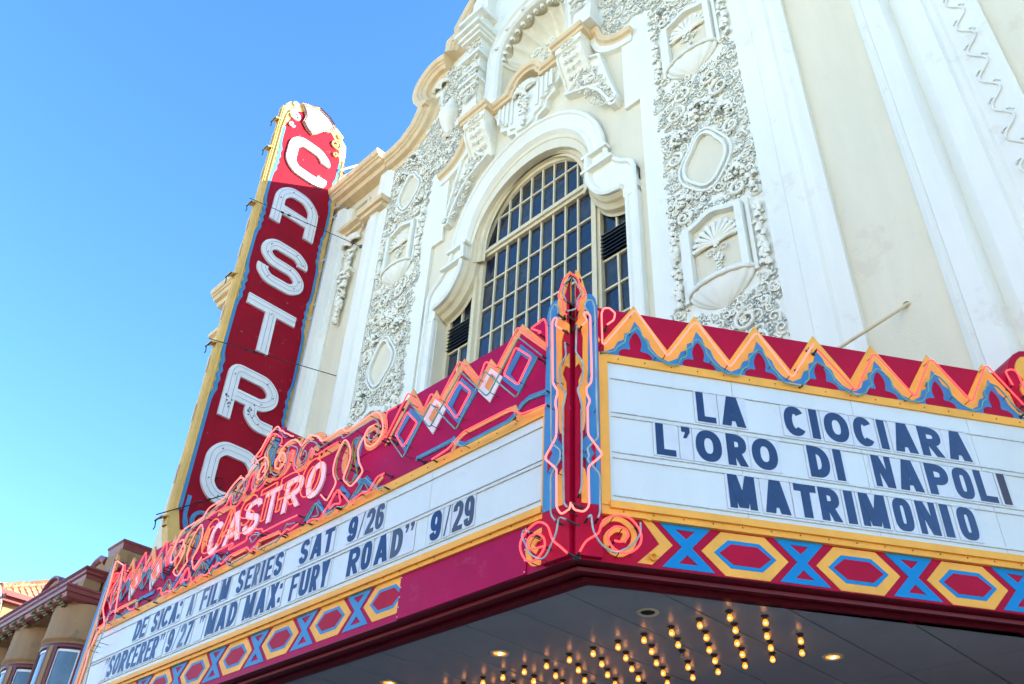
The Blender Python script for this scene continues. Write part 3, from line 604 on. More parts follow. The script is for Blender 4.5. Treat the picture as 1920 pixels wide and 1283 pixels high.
# street-side edge: a stepped yellow strip with cream plates
mb = MB(SG)
mb.add([SG(u, z, w) for z in (9.15, 22.2) for u, w in ((6.12, -.02), (6.08, -.03), (6.08, -.06), (6.11, -.07), (6.07, -.09), (6.07, -.16), (6.11, -.17), (6.09, -.18), (6.12, -.20))], [(i, i+1, i+10, i+9) for i in range(8)]); mb.build('edge_strip', M['syel'], BS)
for z in (10.1, 11.6, 12.9, 14.4, 16.4, 17.3, 19.2, 20.6, 21.7):
    mb = MB(SG); mb.box(6.045, 6.058, z, z+.42, -.15, -.10); mb.build('edge_plate', M['ply'], BS)
for z in (21.55, 20.35, 18.2, 15.75, 13.65, 9.3):
    c = node('bracket_canopy', BS); mb = MB(SG); mb.add([SG(u, v, w) for w in (-.22, .0) for u, v in ((5.93, z-.05), (6.12, z+.05), (6.12, z+.08), (5.93, z-.02))], [(0, 1, 2, 3), (4, 5, 6, 7), (0, 1, 5, 4), (2, 3, 7, 6), (0, 3, 7, 4)]); mb.build('canopy_plate', M['syel'], c)
    mb = MB(SG); mb.tube([SG(5.94, z-.06, -.24), SG(5.94, z-.06, .03)], .018, 5); mb.tube([SG(5.94, z-.06, -.2), SG(5.96, z-.2, -.2), SG(5.94, z-.26, -.2)], .012, 4); mb.build('bracket_rod', M['dark'], c)
# curved foot under the face
mb = MB(SG); q = [(6.12, 9.1), (6.16, 8.95), (6.22, 8.78), (6.34, 8.62), (6.5, 8.5), (6.75, 8.45), (7.3, 8.6), (7.8, 9.0), (7.9, 9.3)]
mb.poly(q, -.22, .03, back=True); mb.build('sign_foot', M['syel'], BS)
# painted bands of the face
face = [(6.24, 9.2), *[(u, v) for u, v in [(L1-.1, 9.4), (L1-.1, 22.05), (8.0, 22.3), (7.6, 22.6), (7.1, 22.78), (6.5, 22.45), (6.24, 22.0)]]]
mb = MB(SG); mb.poly(crown+foot, -.02, 0, back=False); mb.build('yellow_border', M['syel'], BS)
def wavy(x, amp, sgn):                                    # stepped blue line that bulges at five places
    P = [(x, 9.55)]
    for zc in (12.9, 15.6, 17.9, 20.1):
        for dz, du in ((-.75, 0), (-.55, .25), (-.38, 1.0), (-.25, .55), (-.12, 1.15), (0, .5), (.12, 1.2), (.25, .6), (.4, 1.0), (.58, .2), (.8, 0)): P.append((x+sgn*amp*du, zc+dz))
    P.append((x, 21.4)); return P
rl, rr = wavy(6.26, .07, 1), wavy(8.18, .07, -1)
mb = MB(SG); mb.poly(rl+[(6.4, 21.9), (6.55, 22.3), (6.9, 22.6), (7.3, 22.6), (7.75, 22.35), (8.05, 22.0)]+rr[::-1]+[(8.1, 9.1), (6.4, 9.1)], 0, .012); mb.build('red_face', M['sred'], BS)
mb = MB(SG); mb.rib(rl, .085, .0, .022); mb.rib(rr, .07, .0, .022); mb.build('blue_border', M['sblu'], BS)
mb = MB(SG); mb.rib([(6.2, 9.5), (6.2, 21.3), (6.24, 21.9), (6.4, 22.3)], .018, 0, .05); mb.rib([(8.27, 9.5), (8.27, 21.6)], .02, 0, .05); mb.build('raised_bead', M['syel'], BS)
# scrolls and shield at the head, volute at the foot
sh = [(6.62, 22.66), (6.98, 22.83), (7.15, 22.95), (7.5, 22.86), (7.72, 22.7), (7.7, 22.42), (7.56, 22.28), (7.4, 22.2), (7.28, 22.0), (7.1, 21.78), (6.92, 21.85), (6.78, 22.02), (6.82, 22.3), (6.74, 22.5)]
mb = MB(SG); mb.poly(sh, .012, .04); mb.build('shield', M['wpaint'], BS); mb = MB(SG); mb.rib(sh, .07, .012, .065, True); mb.build('shield_rim', M['syel'], BS)
def spiral(cx, cy, r, turns, a0, s=1, n=40, k=.12): return [(cx+r*(1-(1-k)*t/n)*math.cos(a0+s*2*PI*turns*t/n), cy+r*(1-(1-k)*t/n)*math.sin(a0+s*2*PI*turns*t/n)) for t in range(n+1)]
for o_, w_ in ((.0, .075), (.045, .07), (-.05, .07)):
    mb = MB(SG); mb.tube([SG(u, v, w_) for u, v in offs(sh, o_, True)], .011, 5, True); mb.build('shield_tube', M['indigo'], BS)
for cx, cy, s in ((6.5, 22.05, 1), (7.92, 22.02, -1)):
    mb = MB(SG); mb.rib(spiral(cx, cy, .2, 1.6, PI/2, s), .06, .012, .06); mb.rib(spiral(cx-.06*s, cy-.42, .1, 1.2, 0, -s), .045, .012, .06); mb.rib(spiral(cx-.1*s, cy+.42, .11, 1.3, -PI/2, s), .045, .012, .06); mb.build('scroll', M['wpaint'] if s > 0 else M['syel'], BS)
    mb = MB(SG); mb.tube([SG(u, v, .1) for u, v in spiral(cx, cy, .2, 1.6, PI/2, s)], .010, 5); mb.tube([SG(u, v, .1) for u, v in spiral(cx-.06*s, cy-.42, .1, 1.2, 0, -s)], .010, 5); mb.build('neon_tube', M['indigo'], BS)
mb = MB(SG); mb.rib([(6.4, 9.9), (6.4, 9.5)]+spiral(6.78, 9.4, .36, 2.1, PI, 1, 50), .085, .012, .03); mb.build('foot_volute', M['sblu'], BS)
mb = MB(SG); mb.tube([SG(u, v, .08) for u, v in spiral(6.78, 9.4, .33, 2.0, PI, 1, 50)], .01, 5); mb.build('neon_tube', M['clearg'], BS)
# letters
LT = [('C', 19.95), ('A', 17.95), ('S', 15.95), ('T', 13.95), ('R', 11.92), ('O', 9.93)]
lead = lambda u0, u1, z0, z1, n: None
def outl_paths(ch, u0, z0):                               # centre lines of the block letters, 1.32 x 1.45
    X = lambda a: u0+a; Y = lambda b: z0+b
    if ch == 'C': return [[(1.18, .42), (1.18, .22), (.96, .15), (.36, .15), (.15, .38), (.15, 1.06), (.36, 1.29), (.96, 1.29), (1.18, 1.1), (1.18, .98)]]
    if ch == 'A': return [[(.15, 0), (.15, 1.0), (.42, 1.28), (.9, 1.28), (1.17, 1.0), (1.17, 0)], [(.29, .52), (1.03, .52)]]
    if ch == 'S': return [[(1.18, 1.0), (1.18, 1.14), (.98, 1.3), (.34, 1.3), (.15, 1.12), (.15, .9), (.34, .74), (.98, .72), (1.18, .54), (1.18, .33), (.98, .15), (.34, .15), (.15, .33), (.15, .48)]]
    if ch == 'T': return [[(0, 1.3), (1.32, 1.3)], [(.66, 0), (.66, 1.15)]]
    if ch == 'R': return [[(.15, 0), (.15, 1.3), (.95, 1.3), (1.17, 1.1), (1.17, .86), (.95, .66), (.30, .66)], [(.72, .51), (.72, .34), (.92, .15), (1.32, .15)]]
    return [[(.36, .15), (.15, .38), (.15, 1.07), (.36, 1.3), (.96, 1.3), (1.17, 1.07), (1.17, .38), (.96, .15)]]
for ch, z0 in LT:
    c = node('letter', BS); u0 = 6.50
    for j, P in enumerate(outl_paths(ch, u0, z0)):
        P = [(u0+a*1.03, z0+b) for a, b in P]; cl = ch == 'O'; P = rnd(P, .17, 5, cl)
        mb = MB(SG); mb.rib(P, .30, .012, .075+j*.002, cl); mb.build('letter_stroke', M['wpaint'], c)
        for o in (-.05, .07):
            mb = MB(SG); mb.tube([SG(u, v, .12) for u, v in offs(P, o, cl)], .0045, 4, cl); mb.build('unlit_tube', M['clearg'], c)
        mb = MB(SG)
        for k in range(1, len(P), 9): mb.tube([SG(*P[k], .06), SG(*P[k], .13)], .010, 4)
        if ch in 'OR':
            for k in range(9): mb.ball(SG(P[2 if ch == 'O' else 0][0]+random.uniform(-.1, .1), z0+.25+random.random()*.35, .077), .02, 5, 3)
        mb.build('tube_support', M['dark'], c, kind='stuff')
# hanging frame between sign and wall
mb = MB(SG)
for z in (21.2, 19.6, 17.6, 15.6, 13.6, 11.6): mb.tube([SG(8.2, z, -.1), (XS+.5, YF-.02, z+.2)], .03, 4); mb.tube([SG(8.2, z-.5, -.1), (XS+.5, YF-.02, z+.2)], .02, 4)
mb.build('wall_bracket', M['galv'], BS)
mb = MB(SG); mb.box(8.3, 8.42, 9.6, 21.6, -.3, -.1); 
for i in range(60): mb.box(8.28, 8.46, 9.7+.2*i, 9.72+.2*i, -.3, -.05)
mb.build('ladder_rail', M['rust'], BS)
# guy wires
for a, b, k in (((XS+.02, 5.96, 18.2), (-15.17, YF-.03, 17.46), 'upper'), ((XS+.02, 6.06, 13.65), (-14.93, YF-.03, 13.17), 'middle'), ((XS+.02, 6.12, 9.25), (-16.0, YF-.03, 11.0), 'lower')):
    mb = MB(); a, b = Vector(a), Vector(b); mb.tube([a, b], .012, 4)
    for t in (.28, .34): p = a.lerp(b, t); mb.tube([p, a.lerp(b, t+.025)], .028, 5)
    mb.lathe(b, [(.05, -.01), (.05, .02)], Vector((0, 1, 0)), 8)
    o = mb.build('guy_wire', M['dark'], None, f'thin black guy wire, {k} of the three bracing the tall red sign', 'wire', 'wires holding the tall sign')
mb = MB(); a, b = Vector((-2.53, YF, 8.41)), Vector((-3.35, 7.42, 7.2)); mb.tube([a, a.lerp(b, 1.25)], .02, 7); mb.lathe(a+Vector((0, -.02, 0)), [(.04, 0), (.045, .03)], Vector((0, 1, 0)), 10)
mb.build('brace_rod', M['frame'], None, 'cream painted rod bracing the marquee to the wall above the right letterboard', 'rod')
# ================================================================ marquee
MQ = thing('marquee', (K.x, K.y, ZS), 'crimson and yellow corner marquee with neon tubes, two white letterboards and a bulb-lit underside', 'marquee')
FL = -13.36; FB = -13.35; RE = 4.86; TOPZ = 6.73           # left end of the front, end of the right face
def prm(name, m, F, shapes, w0=0, w1=.012, p=MQ, kind=None):
    mb = MB(F)
    for s in shapes: mb.poly(s, w0, w1)
    return mb.build(name, m, p, kind=kind)
# bodies
mb = MB(); pts = [(FB, YC), (K.x, YC)]
def hexbody(z0, z1, ins, name, m):
    a = [(FB+ins, YC+ins), (K.x-ins*.6, YC+ins), (K.x+RU.x*RE-ins*.8, K.y+RU.y*RE), (FB-2.6, YF-.02)]
    mb = MB(lambda u, v, w=0: Vector((u, v, w))); mb.poly(a, z0, z1, back=True); return mb.build(name, m, MQ)
# front and right fascia boxes
mb = MB(FR); mb.box(-8.0, K.x-.002, 4.3, TOPZ, -.45, 0); mb.box(FB, -8.002, 4.3, 6.62, -.45, 0); mb.build('front_cabinet', M['purp'], MQ)
mb = MB(RT); mb.box(.0, RE, 4.3, TOPZ, -.45, 0); mb.build('right_cabinet', M['crim'], MQ)
LU = Vector((-math.cos(AL), math.sin(AL), 0)); LW = Vector((-math.sin(AL), -math.cos(AL), 0)); KL = Vector((FB, YC, 0))
def LF(u, v, w=0): return Vector((KL.x+LU.x*u+LW.x*w, KL.y+LU.y*u+LW.y*w, v))
mb = MB(LF); mb.box(0, RE, 4.3, TOPZ, -.45, 0); mb.build('left_cabinet', M['crim'], MQ)
a = [(FB+.05, YC+.05), (K.x-.05, YC+.05), (K.x+RU.x*RE-.1, YF-.03), (FB-RU.x*RE+.1, YF-.03)]
mb = MB(lambda u, v, w=0: Vector((u, v, w))); mb.poly(a, 5.9, 6.0, back=True); mb.build('marquee_roof', M['dark'], MQ)
# soffit: maroon rim, then grey panels with dark joints
so_ = node('soffit', MQ)
mb = MB(lambda u, v, w=0: Vector((u, v, w)))
def inset(d): 
    return [(FB+d*.8, YC+d), (K.x-d*.55, YC+d), (K.x+RU.x*RE-RW.x*d, YF-.02), (K.x+RU.x*RE-RW.x*d, 12.4), (FB-RU.x*RE+RW.x*d, 12.4), (FB-RU.x*RE+RW.x*d, YF-.02)]
for d0, d1, z0 in ((.0, .10, 4.297), (.10, .14, 4.255), (.14, .26, 4.29), (.26, .30, 4.25), (.30, .42, 4.285)):
    A, B = inset(d0+.001), inset(d1)
    for i, j in ((0, 1), (1, 2), (5, 0)):
        V = [(A[i][0], A[i][1]), (A[j][0], A[j][1]), (B[j][0], B[j][1]), (B[i][0], B[i][1])]
        mb.poly(V, z0+.03, z0)
    if d0 in (.10, .26):
        pass
mb.build('soffit_rim', M['mar'], so_)
A = inset(.40); A = [A[0], A[1], A[2], A[3], A[4], A[5]]
def clip(poly, x0, x1):                                  # clip a convex polygon between two lines of constant x
    def cut(p, f, c):
        o = []
        for i in range(len(p)):
            a, b = p[i-1], p[i]; fa, fb = f(a), f(b)
            if (fa >= 0) != (fb >= 0): t = fa/(fa-fb); o.append((a[0]+(b[0]-a[0])*t, a[1]+(b[1]-a[1])*t))
            if fb >= 0: o.append(b)
        return o
    p = cut(poly, lambda q: q[0]-x0, 0); return cut(p, lambda q: x1-q[0], 0) if len(p) > 2 else []
xj = [-1.05, -1.63, -2.21, -2.79]+[-3.40-.585*i for i in range(25)]
for i in range(len(xj)-1):
    for y0, y1 in ((0, 8.412), (8.428, 12.4)):
        q = clip(A, xj[i+1]+.011, xj[i]-.011)
        q = [(b, a) for a, b in clip([(b, a) for a, b in q], y0, y1)] if len(q) > 2 else []
        if len(q) < 3 or max(y for x, y in q)-min(y for x, y in q) < .02: continue
        o = prm('soffit_panel', M['sof'], lambda u, v, w=0: Vector((u, v, w)), [q], 4.33, 4.30, so_)
mb = MB(lambda u, v, w=0: Vector((u, v, w))); mb.poly(inset(.39), 4.34, 4.335, back=False); mb.build('soffit_joint', M['joint'], so_)
# bulbs
def bulb_set():
    out = []
    rows = [(6.12, 3.78), (6.39, 3.62), (6.665, 3.78), (6.935, 3.62), (7.21, 3.77)]
    for j, (y, x0) in enumerate(rows):
        for i in range(22 if j < 4 else 12): out.append((-x0-.2895*i, y, j, i))
    return out
DEAD = {(2, 3), (0, 13), (1, 18), (4, 8)}
SOCK = MB(); SOCK.lathe((0, 0, 0), [(.0, -.001), (.032, -.001), (.032, -.009), (.017, -.011), (.017, -.03), (.0, -.03)], n=10)
BULB = MB(); BULB.lathe((0, 0, 0), [(.014, -.03), (.016, -.036), (.023, -.052), (.025, -.063), (.022, -.074), (.013, -.083), (0, -.086)], n=10)
FIL = MB(); FIL.ball((0, 0, -.062), (.010, .010, .007), 6, 4)
def meshof(mb, name, m):
    me = bpy.data.meshes.new(name); me.from_pydata(mb.v, [], mb.f); me.polygons.foreach_set('use_smooth', mb.sm); me.materials.append(m); return me
M['bglass'] = bpy.data.materials.new('amber_bulb_glass'); M['bglass'].use_nodes = True; b_ = M['bglass'].node_tree.nodes['Principled BSDF']
b_.inputs['Base Color'].default_value = (1, .5, .1, 1); b_.inputs['Emission Color'].default_value = (1, .30, .02, 1); b_.inputs['Emission Strength'].default_value = .45; b_.inputs['Roughness'].default_value = .15; b_.inputs['Alpha'].default_value = .6
ms, ml_, md, mf = meshof(SOCK, 'bulb_socket', M['sock']), meshof(BULB, 'light_bulb', M['bglass']), meshof(BULB, 'dead_bulb', M['dead']), meshof(FIL, 'filament', M['fila'])
for x, y, j, i in bulb_set():
    e = bpy.data.objects.new('bulb_fitting', None); COL.objects.link(e); e.parent = MQ; e.location = Vector((x, y, 4.299))-Vector(ORI[MQ.name])
    dead = (j, i) in DEAD
    for nm, me in (('bulb_socket', ms), ('dead_bulb' if dead else 'light_bulb', md if dead else ml_))+(() if dead else (('filament', mf),)):
        o = bpy.data.objects.new(nm, me); COL.objects.link(o); o.parent = e; o.rotation_euler = (random.uniform(-.06, .06), random.uniform(-.06, .06), random.random()*6)
# recessed downlights
for x, y, on in ((-4.31, 5.74, 0), (-6.02, 5.71, 1), (-7.6, 5.66, 1), (-9.2, 5.66, 1), (-3.69, 7.61, 1)):
    e = bpy.data.objects.new('downlight', None); COL.objects.link(e); e.parent = MQ; c0 = Vector((x, y, 4.298)); ORI[e.name] = ORI[MQ.name]
    mb = MB(); mb.lathe(c0, [(.092, 0), (.095, -.004), (.09, -.01), (.066, -.009), (.06, 0), (.058, .02)], n=24); mb.build('trim_ring', M['frame'], e)
    mb = MB(); mb.lathe(c0, [(.058, -.002), (.05, -.003), (0, -.004)] if on else [(.06, -.003), (0, -.003)], n=24); mb.build('lamp_lens', M['down'] if on else M['joint'], e)
    if on: mb = MB(); mb.ball(c0+Vector((0, .01, -.008)), (.028, .012, .006), 10, 5); mb.build('lamp', M['fila'], e)

# ---------------- frames and white boards
def hframe(F, u0, u1, zb0, zb1, zt0, zt1, pw, nm='board_frame'):
    c = node(nm, MQ)
    for nme, sh in (('frame_rail', [(u0-pw, zb0), (u1+pw, zb0), (u1+pw, zb0+.075), (u0-pw, zb0+.075)]), ('frame_rail', [(u0, zt0), (u1, zt0), (u1+pw, zt1), (u0-pw, zt1)])):
        prm(nme, M['yel'], F, [sh], 0, .035, c)
    prm('frame_lip', M['yel'], F, [[(u0-.01, zb1-.06), (u1+.01, zb1-.06), (u1+.01, zb1), (u0-.01, zb1)]], 0, .06, c)
    for a, b in ((u0-pw, u0), (u1, u1+pw)): prm('frame_post', M['yel'], F, [[(a, zb0+.075), (b, zb0+.075), (b, zt0 if 0 else zt1-.0), (a, zt1)]], 0, .045, c)
    mb = MB(F); n = int((u1-u0)/.24)
    for i in range(n):
        for z in (zb0+.035, (zt0+zt1)/2): mb.ball(F(u0+.1+(u1-u0-.2)*i/n, z, .036), .007, 5, 3)
    mb.build('screw', M['rust'], c, kind='stuff'); return c
hframe(FR, -13.05, -4.375, 4.70, 4.80, 5.655, 5.755, .055)
hframe(RT, .285, RE-.05, 4.675, 4.785, 6.118, 6.20, .078)
for F, u0, u1, z0, z1, rows in ((FR, -13.05, -4.375, 4.80, 5.655, (4.893, 5.255)), (RT, .285, RE-.05, 4.785, 6.118, (4.865, 5.255, 5.635))):
    c = node('letterboard', MQ); n = 6 if F is FR else 4
    for i in range(n):
        a, b = u0+(u1-u0)*i/n+.002, u0+(u1-u0)*(i+1)/n-.002; mb = MB(F); mb.poly([(a, z0), (b, z0), (b, z1), (a, z1)], 0, .015); mb.build('board_sheet', M['board'], c)
    H = .30 if F is FR else .315
    for zr in rows:
        for z in (zr-.016, zr+H+.006):
            mb = MB(F); mb.box(u0+.03, u1-.03, z-.005, z+.005, .015, .028); k = int((u1-u0)/.12)
            for i in range(k): mb.box(u0+.08+.12*i, u0+.086+.12*i, z-.008, z+.008, .028, .031)
            mb.build('letter_rail', M['rail'], c)
# ---------------- letters
c5 = (540, 900, 8); c6 = (340, 1010, 8); c7 = (160, 1100, 8); c8 = (640, 920, 6.857); c9 = (380, 780, 4.01); c10 = (380, 1140, 8)
r1 = (1200, 700, 5.333); r2 = (1540, 720, 5.0526); r3 = (1340, 860, 6.4); r4 = (1600, 880, 6.4)
def px(o, a, b, f): return f(o[0]+a/o[2], o[1]+b/o[2], .03)[0]
ORD = ['first', 'second', 'third', 'fourth', 'fifth', 'sixth', 'seventh', 'eighth', 'ninth', 'tenth', 'eleventh', 'twelfth']
SP = {'/': 'slash', ':': 'colon', '.:': 'round colon', "'": 'apostrophe', '”': 'closing quotation marks', '“': 'opening quotation marks'}
TN = [0]; DW = {'9/26': 'the top line date', '9/27': 'the date after SORCERER', '9/29': 'the bottom line date', 'A': 'the narrow lone word', 'SORCERER in quotes': 'SORCERER', 'MAD in quotes': 'MAD'}
def tile(F, ch, x0, x1, z0, H, t, m, desc, full=None, e=2.3):
    full = full or ((.012, .012) if F is FR else (.022, .022)); TN[0] += 1; dw = .0006*(TN[0] % 3)
    if ch not in 'I/.:' and ch != "'": t = min(t, (x1-x0)*(.37 if ch in 'MNSEF' else .40))
    c_ = F((x0+x1)/2, z0, .017); o = thing('letter_tile', tuple(c_), desc, 'letter', 'letters on the '+('front' if F is FR else 'right')+' letterboard')
    mb = MB(F); mb.box(x0-full[0], x1+full[1], z0-.012, z0+H+.012, .0175, .0225+dw); mb.build('tile_plate', M['plate'], o)
    mb = MB(F); put_glyph(mb, glyph(ch, x0, x1, z0, z0+H, t, e), .0225, .0250+dw, t); mb.build('glyph', m, o)
def words(F, items, z0, H, t, board):
    i = 0
    for word, ls in items:
        for k, (ch, a, b, *rest) in enumerate(ls):
            m = M[rest[0]] if rest and rest[0] else (M['navy'] if F is RT else M['navyf']); full = rest[1] if len(rest) > 1 else None; tt = rest[2] if len(rest) > 2 else t; e = rest[3] if len(rest) > 3 else 2.3
            nm = SP.get(ch, ('digit ' if ch.isdigit() else 'letter ')+ch); col = 'charcoal' if m is M['navy2'] else 'dark blue'
            tile(F, ch, a, b, z0, H, tt, m, f'{col} {nm}, {ORD[k]} character of {DW.get(word, word)} on the {board}', full, e)
q = lambda o, a, b, f=pr: px(o, a, b, f)
P_ = pr
RB = 'right letterboard'
w1 = [('LA', [('L', q(r1, 585, 490), q(r1, 770, 512)), ('A', q(r1, 828, 522), q(r1, 1068, 552))]),
      ('CIOCIARA', [('C', q(r1, 1445, 460), q(r1, 1680, 610)), ('I', q(r1, 1748, 668), q(r1, 1812, 675)), ('O', q(r2, 28, 380), q(r2, 270, 470)), ('C', q(r2, 303, 400), q(r2, 529, 590)), ('I', q(r2, 592, 625), q(r2, 652, 635)), ('A', q(r2, 720, 650), q(r2, 935, 682)), ('R', q(r2, 978, 685), q(r2, 1185, 712)), ('A', q(r2, 1232, 722), q(r2, 1447, 755))])]
w2 = [("L'ORO", [('L', q(r1, 173, 822), q(r1, 370, 845)), ("'", q(r1, 413, 560), q(r1, 487, 570)), ('O', q(r1, 560, 700), q(r1, 827, 800)), ('R', q(r1, 893, 920), q(r1, 1093, 950)), ('O', q(r1, 1120, 760), q(r1, 1388, 880))]),
      ('DI', [('D', q(r1, 1722, 1048), q(r1, 1907, 940)), ('I', q(r2, 167, 930), q(r2, 245, 940))]),
      ('NAPOLI', [('N', q(r2, 538, 985), q(r2, 722, 1012)), ('A', q(r2, 767, 1018), q(r2, 993, 1050)), ('P', q(r2, 1052, 1060), q(r2, 1210, 910)), ('O', q(r2, 1240, 860), q(r2, 1473, 1070), None, None, .068, 3.6), ('L', q(r2, 1532, 1140), q(r2, 1702, 1158)), ('I', q(r2, 1753, 1158), q(r2, 1830, 1168), 'navy2')])]
w3 = [('MATRIMONIO', [('M', q(r3, 197, 580), q(r3, 528, 633)), ('A', q(r3, 622, 638), q(r3, 930, 690)), ('T', q(r3, 945, 330), q(r3, 1210, 370)), ('R', q(r3, 1310, 765), q(r3, 1555, 797)), ('I', q(r3, 1633, 805), q(r3, 1730, 822)), ('M', q(r4, 145, 705), q(r4, 465, 752)), ('O', q(r4, 468, 420), q(r4, 763, 740), None, None, .068, 3.6), ('N', q(r4, 840, 795), q(r4, 1080, 830)), ('I', q(r4, 1152, 835), q(r4, 1230, 845)), ('O', q(r4, 1235, 520), q(r4, 1545, 850), None, None, .068, 3.6)])]
words(RT, w1, 5.652, .297, .074, RB); words(RT, w2, 5.271, .298, .074, RB); words(RT, w3, 4.882, .30, .078, RB)
f = lambda o, a, b: px(o, a, b, pf)
FB_ = 'front letterboard'; t_ = .062
v1 = [('DE', [('D', f(c7, 683, 845), f(c7, 803, 700)), ('E', f(c7, 783, 800), f(c7, 860, 768))]),
      ('SICA:', [('S', -11.25, -11.11), ('I', f(c7, 1063, 668), f(c7, 1090, 657), None, None, .05), ('C', f(c7, 1117, 600), f(c7, 1222, 580)), ('A', f(c7, 1218, 605), f(c7, 1322, 558)), ('.:', f(c7, 1350, 500), f(c7, 1392, 480), None, None, .07)]),
      ('A', [('A', f(c7, 1492, 473), f(c7, 1568, 443), 'navy2', None, .042)]),
      ('FILM', [('F', f(c6, 245, 1112), f(c6, 340, 1070), 'navy2'), ('I', f(c6, 357, 1058), f(c6, 387, 1046), None, None, .05), ('L', f(c6, 417, 1035), f(c6, 503, 998)), ('M', f(c6, 535, 988), f(c6, 658, 940))]),
      ('SERIES', [('S', f(c6, 795, 840), f(c6, 905, 740)), ('E', f(c6, 918, 815), f(c6, 1008, 778)), ('R', f(c6, 1032, 755), f(c6, 1108, 729), 'navy2', None, .045), ('I', f(c6, 1145, 703), f(c6, 1185, 689), None, None, .05), ('E', f(c6, 1220, 668), f(c6, 1315, 633)), ('S', f(c6, 1356, 590), f(c6, 1485, 470))]),
      ('SAT', [('S', f(c5, 150, 1240), f(c5, 288, 1120)), ('A', f(c5, 303, 1252), f(c5, 468, 1195)), ('T', f(c5, 553, 830), f(c5, 697, 770))]),
      ('9/26', [('9', f(c5, 862, 970), f(c5, 1018, 800), None), ('/', f(c5, 1022, 920), f(c5, 1130, 700), 'navy2', None, .016), ('2', f(c5, 1130, 870), f(c5, 1256, 815), 'navy2'), ('6', f(c5, 1283, 760), f(c5, 1410, 680), 'navy2')])]
v2 = [('SORCERER in quotes', [('“', f(c7, 290, 1180), f(c7, 338, 1160), None, (.04, .02), .03), ('S', -12.26, -12.13), ('O', -12.10, -11.95, None, None, .055), ('R', f(c7, 487, 1245), f(c7, 572, 1212)), ('C', f(c7, 598, 1170), f(c7, 680, 1140)), ('E', f(c7, 665, 1200), f(c7, 740, 1172)), ('R', f(c7, 757, 1170), f(c7, 835, 1140)), ('E', f(c7, 855, 1127), f(c7, 930, 1100)), ('R', f(c7, 945, 1087), f(c7, 1025, 1057)), ('”', -10.87, -10.77, None, (.02, .04), .042)]),
      ('9/27', [('9', -10.65, -10.51), ('/', -10.48, -10.38, 'navy2', None, .016), ('2', -10.35, -10.22, 'navy2'), ('7', -10.19, -10.06)]),
      ('MAD in quotes', [('“', f(c6, 285, 1200), f(c6, 350, 1180), None, (.07, .02), .04), ('M', f(c10, 12, 430), f(c10, 138, 392)), ('A', f(c10, 172, 355), f(c10, 302, 312)), ('D', f(c10, 335, 295), f(c10, 462, 220))]),
      ('MAX:', [('M', f(c10, 570, 212), f(c10, 714, 163)), ('A', f(c10, 755, 132), f(c10, 895, 83)), ('X', f(c10, 935, 60), f(c10, 1068, 18)), (':', f(c6, 1425, 940), f(c6, 1470, 925), None, None, .045)]),
      ('FURY', [('F', f(c6, 1583, 963), f(c6, 1690, 925)), ('U', f(c6, 1735, 870), f(c6, 1870, 830)), ('R', -7.62, -7.485), ('Y', -7.455, -7.315)]),
      ('ROAD', [('R', f(c8, 42, 1155), f(c8, 188, 1105)), ('O', f(c8, 228, 1030), f(c8, 372, 860), None, None, None or t_, 3.2), ('A', f(c8, 392, 1015), f(c8, 565, 953)), ('D', f(c8, 605, 930), f(c8, 762, 780), 'navy2'), ('”', f(c8, 815, 520), f(c8, 930, 480), 'navy2', (.02, .02), .06)]),
      ('9/29', [('9', f(c8, 1120, 640), f(c8, 1268, 520)), ('/', f(c8, 1297, 640), f(c8, 1385, 400), 'navy2', None, .016), ('2', f(c8, 1408, 595), f(c8, 1535, 547), 'navy2'), ('9', f(c8, 1560, 480), f(c8, 1688, 380), 'navy2')])]
words(FR, v1, 5.288, .272, t_, FB_); words(FR, v2, 4.912, .285, t_, FB_)
# ================================================================ painted art and neon on the marquee
cA = (590, 760, 10.667); cB = (470, 790, 10.667); cC = (380, 880, 10.667); cD = (540, 860, 10.667); cE = (380, 980, 10.667); cF = (300, 960, 10.667)
zD = (700, 560, 4.278); P1 = (960, 500, 4.582); P2 = (940, 760, 4.01); q1 = (1100, 560, 4.01); q2 = (1500, 600, 4.01)
XC = -8.89
def ML(pts):                              # the left half of the front: mirrored, a little shorter and lower
    o = []
    for x, z in pts:
        d = x-XC; g_ = d if d < 2.08 else 2.08+(d-2.08)*.79; h_ = .14*min(1, max(0, (d-1.2)/1.1)) if z > 6.05 else 0
        o.append((XC-g_, z-h_))
    return o
SUPP = MB()
def neon(F, pts, m, w=.1, r=.0083, closed=False, cr=.03, smooth=False, p=None, sup=True):
    pts = cat(pts, 4, closed) if smooth else rnd(pts, cr, 4, closed)
    mb = MB(F); mb.tube([F(u, v, w) for u, v in pts], r, 7, closed); o = mb.build('neon_tube', m, p or MQ)
    if sup:
        acc = 0; last = Vector(pts[0])
        for q in pts[1:]:
            q = Vector(q); acc += (q-last).length; last = q
            if acc > .42: acc = 0; SUPP.tube([F(q.x, q.y, 0), F(q.x, q.y, w-.004)], .004, 4); SUPP.ball(F(q.x, q.y, w-.004), (r*1.25), 5, 4)
        if not closed:
            for q in (pts[0], pts[-1]): SUPP.lathe(F(q[0], q[1], 0), [(.02, 0), (.02, .012), (.009, .014), (.009, w)], F(0, 0, 1)-F(0, 0, 0), 8)
    return o
def both(o, pts, fn):
    p = Z(o, pts, pf, 0); fn(p); fn(ML(p))
def nboth(o, pts, m, w=.1, **k):
    p = Z(o, pts, pf, w) if o else pts; neon(FR, p, m, w, **k); neon(FR, ML(p), m, w, **k)
LAY = [0.006]
def prib(pts, t, m, name, F=FR, closed=False, smooth=False, w=None):
    LAY[0] += .00035; w = w or LAY[0]; pts = cat(pts, 4, closed) if smooth else pts
    mb = MB(F); mb.rib(pts, t, 0, w, closed); mb.build(name, m, MQ)
